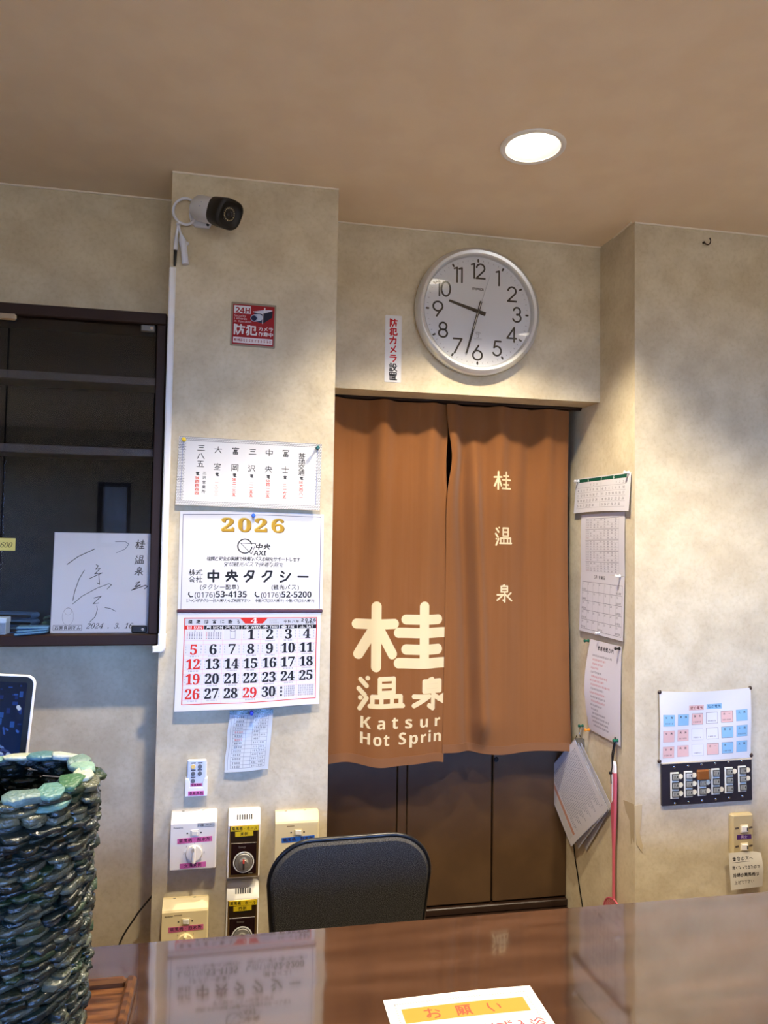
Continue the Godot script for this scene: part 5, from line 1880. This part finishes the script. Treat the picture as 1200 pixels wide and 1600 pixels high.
	part(fs, "hanging_cord", tube([Vector3(0.0, ht + 0.012, 0.005), Vector3(-0.006, ht + 0.05, 0.002), Vector3(0.004, ht + 0.105, -0.003), Vector3(0.007, ht + 0.098, -0.003), Vector3(0.003, ht + 0.05, 0.002), Vector3(0.0, ht + 0.012, 0.005), Vector3(-0.006, ht - 0.012, 0.006), Vector3(-0.003, ht - 0.04, 0.006)], 0.0022, 8), M.black)
	part(fs, "cord_knot", lathe([Vector2(0.0, -0.005), Vector2(0.006, -0.003), Vector2(0.006, 0.003), Vector2(0.0, 0.005)], 12), M.black, Vector3(-0.006, ht - 0.008, 0.006))
	var hd := st_new()
	var arcp := []
	for k in 17:
		var t := PI * k / 16.0
		arcp.append(Vector3(cos(t) * 0.055, -0.05 + sin(t) * 0.05, 0.0))
	arcp.append(Vector3(-0.055, -0.13, 0))
	arcp.append(Vector3(0.055, -0.13, 0))
	arcp.append(arcp[0])
	add_tube(hd, arcp, 0.003, 8)
	part(fs, "paddle_rim", done(hd), pk)
	var nt := st_new()
	for k in range(-8, 9):
		var xx := k * 0.006
		var tp := -0.05 + 0.05 * sqrt(maxf(0.0, 1.0 - pow(xx / 0.055, 2)))
		add_box(nt, Vector3(xx, (tp - 0.13) * 0.5, 0), Vector3(0.0015, tp + 0.13, 0.0015))
	for k in 20:
		var yy := -0.128 + k * 0.006
		var hw := 0.054 if yy < -0.05 else 0.055 * sqrt(maxf(0.02, 1.0 - pow((yy + 0.05) / 0.05, 2)))
		add_box(nt, Vector3(0, yy, 0), Vector3(hw * 2.0, 0.0015, 0.0015))
	var ntp := part(fs, "paddle_mesh", done(nt), pk)
	ntp.set_meta("kind", "stuff")
	# cable on the jamb
	solo("wall_cable", tube(smooth([jamb(2.5, 0.95, 0.004), jamb(2.502, 0.79, 0.003), jamb(2.5, 0.7, 0.004), jamb(2.46, 0.42, 0.004), jamb(2.43, 0.33, 0.005), jamb(2.40, 0.24, 0.004), jamb(2.36, 0.17, 0.006), jamb(2.33, 0.03, 0.004)]), 0.0022, 8), M.black, "thin black cable running down the doorway's side wall behind the sleeved sheets", "cable")
	# remains of tape
	var tm := mat(rgb(168, 152, 120), 0.8)
	solo("tape_scrap", prism(PackedVector2Array([Vector2(-0.03, 0.02), Vector2(0.03, 0.026), Vector2(0.03, -0.09), Vector2(0.018, -0.075), Vector2(0.012, -0.1), Vector2(0.004, -0.03), Vector2(-0.016, -0.012)]), 0.0, 0.0006), tm, "torn brownish tape remnant on the side wall near the corner", "tape", jamb(2.127, 0.655, 0.0003), R)
	solo("tape_scrap", prism(PackedVector2Array([Vector2(-0.003, 0.03), Vector2(0.022, 0.032), Vector2(0.02, -0.02), Vector2(0.014, -0.05), Vector2(0.024, -0.09), Vector2(0.022, -0.11), Vector2(0.004, -0.085), Vector2(0.0, -0.04)]), 0.0, 0.0014), mat(rgb(190, 172, 134), 0.7), "peeling pale tape flap on the wall's outer corner beside the swatter", "tape", Vector3(1.1885, 0.648, -2.0958))


func right_wall_items() -> void:
	var z := -2.0961
	# light chart
	var c := Canvas.new(940, 660, rgb(234, 232, 230))
	var ink := rgb(60, 52, 56)
	var pk := rgb(240, 196, 186)
	var bl := rgb(150, 200, 230)
	var wh := rgb(236, 236, 238)
	c.rect(300, 130, 456, 176, pk)
	c.frame(300, 130, 456, 176, 2, rgb(200, 150, 146))
	text(c, "昼の電気", 312, 136, 33, rgb(120, 60, 60), {"wt": 0.09})
	c.rect(486, 124, 642, 172, bl)
	c.frame(486, 124, 642, 172, 2, rgb(120, 160, 190))
	text(c, "夜の電気", 498, 130, 33, rgb(50, 84, 120), {"wt": 0.09})
	var cc := [[bl, bl, pk, wh, pk, bl], [pk, pk, wh, wh, bl, bl], [pk, pk, wh, pk, bl, bl]]
	var ed := [[0, 0, 1, 1, 1, 0], [0, 0, 0, 1, 1, 0], [0, 0, 0, 1, 1, 0]]
	var tx := [["女湯", "男湯", "脱衣", "", "ホール", "大湯"], ["女湯", "男湯", "", "", "男女", "小湯"], ["女側", "男側", "", "ホール", "月", "土間"]]
	for r in 3:
		for k in 6:
			var x0 := 32.0 + k * 150
			var y0 := 216.0 + r * 148 - k * 4.0
			c.rect(x0, y0, x0 + 118, y0 + 108, cc[r][k])
			c.frame(x0, y0, x0 + 118, y0 + 108, 3 if ed[r][k] else 1.5, rgb(110, 96, 100) if ed[r][k] else rgb(170, 160, 170))
			var s: String = tx[r][k]
			for i in mini(s.length(), 2):
				text(c, s[i], x0 + 22 + i * 52, y0 + 16, 22, ink, {"wt": 0.1, "a": 0.85})
			if (r + k) % 2 == 0 or cc[r][k] == wh:
				marks(c, x0 + 18, y0 + 76, x0 + 104, 13, ink, 0.7)
	solo("lighting_chart", sheet(0.3125, 0.2165, 16, 12, func(u, v): return Vector3(0.0, -0.008 * sin(u * PI) * (1.0 - v) * 0.9 + 0.005 * u - 0.002, 0.003 + 0.004 * sin(u * 7.0 + v * 3.0) * (1.0 - absf(v - 0.5)) + 0.004)), pmat(c, 0.7), "white chart of pink and blue squares pinned above the dark switch panel", "chart", Vector3(1.421, 0.9135, z + 0.001))
	for q in [[1.2665, 1.0165, "dark brown pin at the upper corner of the lighting chart nearest the doorway"], [1.5775, 1.0225, "dark brown pin at the upper corner of the lighting chart away from the doorway"], [1.2655, 0.8085, "dark brown pin at the lower corner of the lighting chart nearest the doorway"], [1.5795, 0.815, "dark brown pin at the lower corner of the lighting chart away from the doorway"]]:
		solo("thumb_tack", lathe([Vector2(0.0, 0.0), Vector2(0.0062, 0.001), Vector2(0.0066, 0.003), Vector2(0.004, 0.006), Vector2(0.0, 0.0068)], 18), mat(rgb(46, 28, 22), 0.35), q[2], "thumb tack", Vector3(q[0], q[1], z + 0.004), Vector3(PI / 2, 0, 0), "tacks of the lighting chart")
	# switch panel
	var o := thing("light_switchboard", "dark wall panel with six columns of small white light switches under the chart", "switch panel", Vector3(1.4265, 0.7385, z), Vector3(0, 0, 0.012))
	part(o, "panel_plate", box(Vector3(0.309, 0.126, 0.009), 0.002), mat(rgb(40, 36, 42), 0.35), Vector3(0, 0, 0.0045))
	part(o, "panel_edge", box(Vector3(0.31, 0.004, 0.011), 0.001), mat(rgb(190, 180, 160), 0.4), Vector3(0, 0.0645, 0.0055))
	var dots := [[0, 0], [0, 1], [0, 2], [1, 0], [1, 1], [1, 2], [2, 1], [2, 2], [3, 2], [4, 0], [5, 0], [5, 1]]
	var zf := 0.009
	var rk := []
	for tone in [rgb(166, 164, 148), rgb(212, 212, 204)]:
		var q := Canvas.new(84, 78, rgb(70, 68, 62))
		q.rect(6, 8, 80, 70, tone)
		q.rect(8, 60, 78, 68, rgb(110, 108, 98))
		marks(q, 18, 20, 56, 18, rgb(50, 48, 50), 0.9)
		marks(q, 18, 42, 56, 12, rgb(50, 48, 50), 0.9)
		q.rect(60, 22, 72, 50, rgb(30, 28, 30))
		rk.append(pmat(q, 0.4))
	for k in 6:
		var x := -0.1135 + k * 0.0462
		var y := -0.002 + 0.0015 * k
		var pl := part(o, "switch_plate", box(Vector3(0.028, 0.079, 0.003), 0.001), mat(rgb(214, 212, 196), 0.4), Vector3(x, y, zf + 0.0015))
		for r in 3:
			var sw := part(pl, "switch_rocker", prism(PackedVector2Array([Vector2(-0.0105, -0.0098), Vector2(0.0105, -0.0098), Vector2(0.0105, 0.0098), Vector2(-0.0105, 0.0098)]), -0.002, 0.0028, 0.0, Rect2(-0.0105, -0.0098, 0.021, 0.0196)), rk[1] if k == 1 and r == 0 else rk[0], Vector3(0.001, 0.0255 - r * 0.0255, 0.003), Vector3(0.0, -0.12, 0.0))
			sw.name = "switch_rocker_%03d" % (r + 1)
		for sgn in [-1, 1]:
			part(o, "plate_screw", lathe([Vector2(0.0035, 0.0), Vector2(0.0035, 0.0008), Vector2(0.0025, 0.0014), Vector2(0.0, 0.0014)], 14), M.chrome, Vector3(x + 0.001, y + sgn * 0.0545, zf), Vector3(PI / 2, 0, 0))
	for d in dots:
		part(o, "round_sticker", lathe([Vector2(0.0078, 0.0), Vector2(0.0078, 0.0006), Vector2(0.0, 0.0006)], 24), mat(rgb(232, 218, 180), 0.6), Vector3(-0.1135 + d[0] * 0.0462 + 0.0215, 0.0235 + 0.0015 * d[0] - d[1] * 0.0255, zf), Vector3(PI / 2, 0, 0))
	var cv := part(o, "switch_cover", box(Vector3(0.038, 0.03, 0.012), 0.003), mat(rgb(128, 76, 34), 0.3), Vector3(-0.0205, 0.0265, zf + 0.006))
	part(cv, "cover_side", box(Vector3(0.007, 0.03, 0.01), 0.001), mat(rgb(126, 112, 92), 0.4), Vector3(0.0225, 0, -0.001))
	# switch box with purple label
	var s := thing("switch_box", "tall beige switch box with two rockers and a purple label above the handwritten note", "switch", Vector3(1.5395, 0.57, z))
	part(s, "box_body", box(Vector3(0.074, 0.142, 0.02), 0.005), mat(rgb(186, 168, 126), 0.42), Vector3(0, 0, 0.01))
	for y in [0.027, -0.028]:
		var fr := part(s, "switch_frame", box(Vector3(0.027, 0.024, 0.003), 0.001), mat(rgb(218, 204, 170), 0.4), Vector3(0.003, y, 0.021))
		part(fr, "switch_rocker", box(Vector3(0.021, 0.018, 0.006), 0.0015), mat(rgb(224, 218, 208), 0.35), Vector3(0, 0, 0.002), Vector3(0, -0.16, 0))
		part(fr, "indicator", box(Vector3(0.004, 0.01, 0.001)), M.black_matt, Vector3(0.007, 0, 0.0062))
		for q in [[-0.021, "off_mark"], [0.026, "on_mark"]]:
			part(s, q[1], box(Vector3(0.012, 0.006, 0.0004)), mat(rgb(80, 66, 54), 0.6), Vector3(q[0], y + 0.002, 0.0201), Vector3(0, 0, 0.15))
	label(s, "男女", 0.049, 0.0135, rgb(86, 44, 122), rgb(206, 186, 222), Vector3(0.003, 0.002, 0.0202), 0.0)
	# handwritten note
	var n := Canvas.new(400, 390, rgb(228, 222, 208))
	var pen := rgb(26, 20, 24)
	text(n, "番台の方へ", 40, 42, 48, pen, {"wt": 0.1, "slant": -0.05})
	n.line(Vector2(34, 106), Vector2(246, 98), 4, pen)
	text(n, "寒くなってきたので", 28, 138, 40, pen, {"wt": 0.1, "adv": 0.92})
	text(n, "浴場の扇風機は", 32, 216, 46, pen, {"wt": 0.12, "adv": 0.98})
	text(n, "止めて下さい", 44, 296, 42, pen, {"wt": 0.09, "adv": 0.98})
	solo("handwritten_note", sheet(0.111, 0.109, 8, 8, func(u, v): return Vector3(0.002 * v, -0.008 * pow(u, 6.0) * pow(1.0 - v, 3.0), 0.022 + 0.006 * sin(v * 4.0) * u + 0.006 * v)), pmat(n, 0.8), "cream handwritten note stuck over the foot of the beige switch box", "note", Vector3(1.544, 0.4735, z), Vector3(0, 0, 0.02))
	# cup hook near the ceiling
	var hk := thing("cup_hook", "small dark metal cup hook screwed in the wall near the ceiling", "hook", Vector3(1.4315, 2.4315, z))
	var dk := mat(rgb(40, 30, 28), 0.4, 0.6)
	part(hk, "hook_base", lathe([Vector2(0.0035, 0.0), Vector2(0.0032, 0.006), Vector2(0.0, 0.0065)], 12), dk, Vector3(-0.006, 0.0, 0.0), Vector3(PI / 2, 0, 0))
	part(hk, "hook_bend", tube(smooth([Vector3(-0.006, 0.0, 0.004), Vector3(-0.005, -0.008, 0.012), Vector3(0.001, -0.011, 0.016), Vector3(0.006, -0.006, 0.018), Vector3(0.0075, 0.003, 0.018), Vector3(0.004, 0.01, 0.018)], 4), 0.0018, 8), dk)
	# vertical sticker over the doorway
	var v := Canvas.new(150, 590, rgb(234, 230, 226))
	v.rect(6, 6, 144, 584, rgb(240, 238, 236))
	var yy := 26.0
	var kk := 0
	for ch in "防犯カメラ設置":
		text(v, ch, 36, yy, 80, rgb(206, 26, 30) if kk < 5 else rgb(24, 20, 22), {"wt": 0.145 if kk < 5 else 0.105})
		yy += 78
		kk += 1
	solo("door_sticker", prism(rounded(0.0545, 0.2165, 0.003, 3), 0.0, 0.0008, 0.0, Rect2(-0.02725, -0.10825, 0.0545, 0.2165)), pmat(v, 0.4), "narrow white vertical sticker in red and black characters beside the wall clock", "sticker", Vector3(0.4622, 2.0795, -2.2996))


func security_camera() -> void:
	var z := -2.0857
	var o := thing("security_camera", "white bullet security camera with a black face mounted high on the pillar", "camera", Vector3(-0.132, 2.352, z))
	var w := mat(rgb(214, 218, 226), 0.35)
	# round-cornered mounting plate with two screws
	part(o, "mounting_plate", prism(PackedVector2Array([Vector2(-0.03, 0.034), Vector2(-0.024, 0.04), Vector2(0.02, 0.036), Vector2(0.026, 0.0), Vector2(0.03, -0.018), Vector2(0.024, -0.028), Vector2(-0.014, -0.028), Vector2(-0.026, -0.016), Vector2(-0.031, 0.005)]), 0.0, 0.008, 0.003), w)
	for q in [[-0.0245, 0.0325], [0.0205, -0.0205], [-0.021, -0.0165]]:
		part(o, "plate_screw", lathe([Vector2(0.0042, 0.0), Vector2(0.0042, 0.001), Vector2(0.003, 0.002), Vector2(0.0, 0.002)], 14), mat(rgb(70, 74, 84), 0.3, 0.8), Vector3(q[0], q[1], 0.008), Vector3(PI / 2, 0, 0))
	part(o, "mount_stem", tube([Vector3(-0.004, 0.006, 0.006), Vector3(0.002, 0.004, 0.022), Vector3(0.014, 0.0, 0.036)], [0.018, 0.014, 0.015], 18), w)
	var dir := Vector3(0.086, -0.055, 0.104).normalized()
	var b := along(dir)
	var xf := Transform3D(b, Vector3(0.0, 0.014, 0.03))
	part(o, "camera_body", lathe([Vector2(0.0, -0.012), Vector2(0.02, -0.011), Vector2(0.0305, -0.004), Vector2(0.0345, 0.004), Vector2(0.035, 0.088), Vector2(0.0, 0.088)], 40, xf), w)
	# black front, rounder square in section with an overhanging top
	var s := st_new()
	s.set_smooth_group(0)
	var bx := dir.cross(Vector3.UP).normalized()
	var by := bx.cross(dir).normalized()
	var prof := [[0.084, 0.92], [0.088, 1.0], [0.135, 1.05], [0.142, 1.0], [0.143, 0.86], [0.136, 0.78], [0.136, 0.0]]
	var n := 40
	var ringp := func(i: int, k: int) -> Vector3:
		var a := TAU * k / n
		var q := pow(pow(absf(cos(a)), 3.0) + pow(absf(sin(a)), 3.0), -1.0 / 3.0)
		var r: float = 0.0365 * q * prof[i][1]
		var t: float = prof[i][0]
		if i >= 2 and i <= 4:
			t += 0.006 * sin(a)
		return xf.origin + dir * t + bx * cos(a) * r + by * sin(a) * r
	for i in prof.size() - 1:
		s.set_smooth_group(0 if i < 2 else (1 if i < 4 else 2))
		for k in n:
			quad(s, ringp.call(i, k), ringp.call(i, (k + 1) % n), ringp.call(i + 1, (k + 1) % n), ringp.call(i + 1, k))
	part(o, "camera_hood", done(s), mat(rgb(9, 8, 8), 0.55))
	var face := Transform3D(b, xf.origin + dir * 0.1362)
	part(o, "lens_window", lathe([Vector2(0.02, 0.0), Vector2(0.02, 0.001), Vector2(0.0, 0.001)], 32, face), M.black)
	part(o, "lens_barrel", lathe([Vector2(0.0105, 0.0), Vector2(0.0105, 0.003), Vector2(0.0085, 0.0035), Vector2(0.006, 0.001), Vector2(0.0, 0.002)], 28, face), mat(rgb(46, 42, 40), 0.25, 0.3))
	for k in 18:
		var a := TAU * k / 18.0
		part(o, "infrared_diode", lathe([Vector2(0.0017, 0.001), Vector2(0.0014, 0.0028), Vector2(0.0, 0.0032)], 8, Transform3D(b, face.origin + (b.x * cos(a) + b.z * sin(a)) * 0.0155)), mat(rgb(190, 176, 140), 0.2, 0.4))
	var blue := mat(rgb(40, 84, 176), 0.4)
	var sidev := (Vector3(-0.35, -0.05, 0.9) - dir * Vector3(-0.35, -0.05, 0.9).dot(dir)).normalized()
	var up2 := sidev.cross(dir).normalized()
	var lg := []
	for k in 12:
		var a := 0.6 + 5.0 * k / 11.0
		lg.append(xf.origin + dir * (0.05 + cos(a) * 0.006) + up2 * sin(a) * 0.006 + sidev * 0.0334)
	part(o, "round_emblem", tube(lg, 0.0011, 6), blue)
	# cable loop, plug and tail
	var white := mat(rgb(206, 210, 222), 0.45)
	var lp := []
	for k in 26:
		var a := deg_to_rad(40.0 + 345.0 * k / 25.0)
		lp.append(Vector3(-0.041 + cos(a) * 0.031, 0.008 + sin(a) * 0.037, 0.014 + 0.004 * sin(a * 2.0) + 0.006 * k / 25.0))
	lp.push_front(Vector3(0.004, 0.026, 0.02))
	var cb := part(o, "camera_cable", tube(smooth(lp, 3), 0.0038, 10), white)
	part(cb, "cable_tie", box(Vector3(0.01, 0.006, 0.016), 0.002), white, Vector3(-0.058, -0.03, 0.016))
	part(cb, "lead_sleeve", tube(smooth([Vector3(-0.058, -0.028, 0.014), Vector3(-0.062, -0.06, 0.01), Vector3(-0.064, -0.1, 0.008)], 4), [0.003, 0.0032, 0.0034, 0.0036, 0.0042, 0.005, 0.0055, 0.006, 0.006], 10), white)
	part(cb, "cable_end", tube([Vector3(-0.064, -0.1, 0.008), Vector3(-0.0645, -0.122, 0.008), Vector3(-0.065, -0.143, 0.007)], [0.0046, 0.004, 0.003], 10), M.black)
	part(o, "plug_lead", tube(smooth([Vector3(-0.057, -0.03, 0.014), Vector3(-0.052, -0.05, 0.012), Vector3(-0.047, -0.064, 0.011)], 4), 0.0032, 10), white)
	part(o, "plug", tube([Vector3(-0.05, -0.056, 0.012), Vector3(-0.046, -0.072, 0.012), Vector3(-0.043, -0.086, 0.012), Vector3(-0.042, -0.09, 0.012), Vector3(-0.036, -0.138, 0.012)], [0.004, 0.0105, 0.01, 0.009, 0.0095], 16), white)
	part(o, "plug_tab", box(Vector3(0.012, 0.01, 0.008), 0.003), white, Vector3(-0.034, -0.08, 0.012), Vector3(0, 0, 0.5))


func tablet() -> void:
	var o := thing("tablet", "white-edged tablet showing dark blue camera views behind the sea-glass vase", "tablet", Vector3(-0.43, 0.81, -1.222), Vector3(0, 0, 0))
	var sc := Canvas.new(560, 650, rgb(10, 22, 60))
	for y in 650:
		sc.rect(0, y, 560, y + 1, rgb(8, 16 + int(y * 0.05), 52 + int(y * 0.09)))
	for k in 150:
		var x := rng.randf() * 560
		var y := rng.randf() * 170
		var u := rng.randf_range(5, 22)
		sc.rect(x, y, x + u, y + rng.randf_range(4, 26), [rgb(40, 96, 196), rgb(20, 50, 130), rgb(100, 150, 226), rgb(6, 14, 40), rgb(24, 66, 160)][rng.randi() % 5], 0.75)
	for k in 46:
		var x := rng.randf() * 560
		sc.line(Vector2(x, 176 + rng.randf() * 20), Vector2(x + 6, 176 + rng.randf() * 34), 7, rgb(60, 110, 220), 0.7)
	sc.poly(PackedVector2Array([Vector2(200, 330), Vector2(430, 216), Vector2(560, 300), Vector2(560, 650), Vector2(200, 650)]), rgb(24, 36, 104))
	for k in 10:
		var p := Vector2(452 + (k % 5) * 22, 232 + (k % 5) * 16 + (k / 5) * 44 - (k / 5) * 20)
		sc.line(p, p + Vector2(20, 9), 15, [rgb(160, 184, 230), rgb(96, 126, 196), rgb(52, 70, 130)][k % 3])
		sc.line(p + Vector2(2, 6), p + Vector2(20, 14), 5, rgb(10, 18, 56))
	sc.line(Vector2(536, 96), Vector2(540, 102), 15, rgb(190, 206, 240))
	var m := mat(Color.BLACK, 0.15)
	m.emission_enabled = true
	m.emission = Color.BLACK
	m.emission_texture = sc.tex()
	m.emission_energy_multiplier = 0.75
	m.texture_repeat = false
	var tw := 0.236
	var th := 0.27
	var body := part(o, "tablet_body", prism(rounded(tw, th, 0.014, 6), -0.006, 0.0, 0.0015), M.white, Vector3(0, 0.2865 + 0.019, 0), Vector3(-0.06, 0, -0.06))
	part(body, "bezel", prism(rounded(tw - 0.005, th - 0.005, 0.012, 6), 0.0, 0.0006), M.black)
	part(body, "screen", prism(rounded(tw - 0.022, th - 0.022, 0.003, 3), 0.0006, 0.0009, 0.0, Rect2(-0.107, -0.124, 0.214, 0.248)), m)
	part(o, "stand_arm", tube([Vector3(0, 0.008, -0.06), Vector3(0, 0.16, -0.05), Vector3(0, 0.28, -0.025)], 0.009, 10), M.white)
	part(o, "stand_foot", prism(rounded(0.14, 0.12, 0.03, 6), 0.0, 0.008, 0.002), M.white, Vector3(0, 0, -0.03), Vector3(-PI / 2, 0, 0))
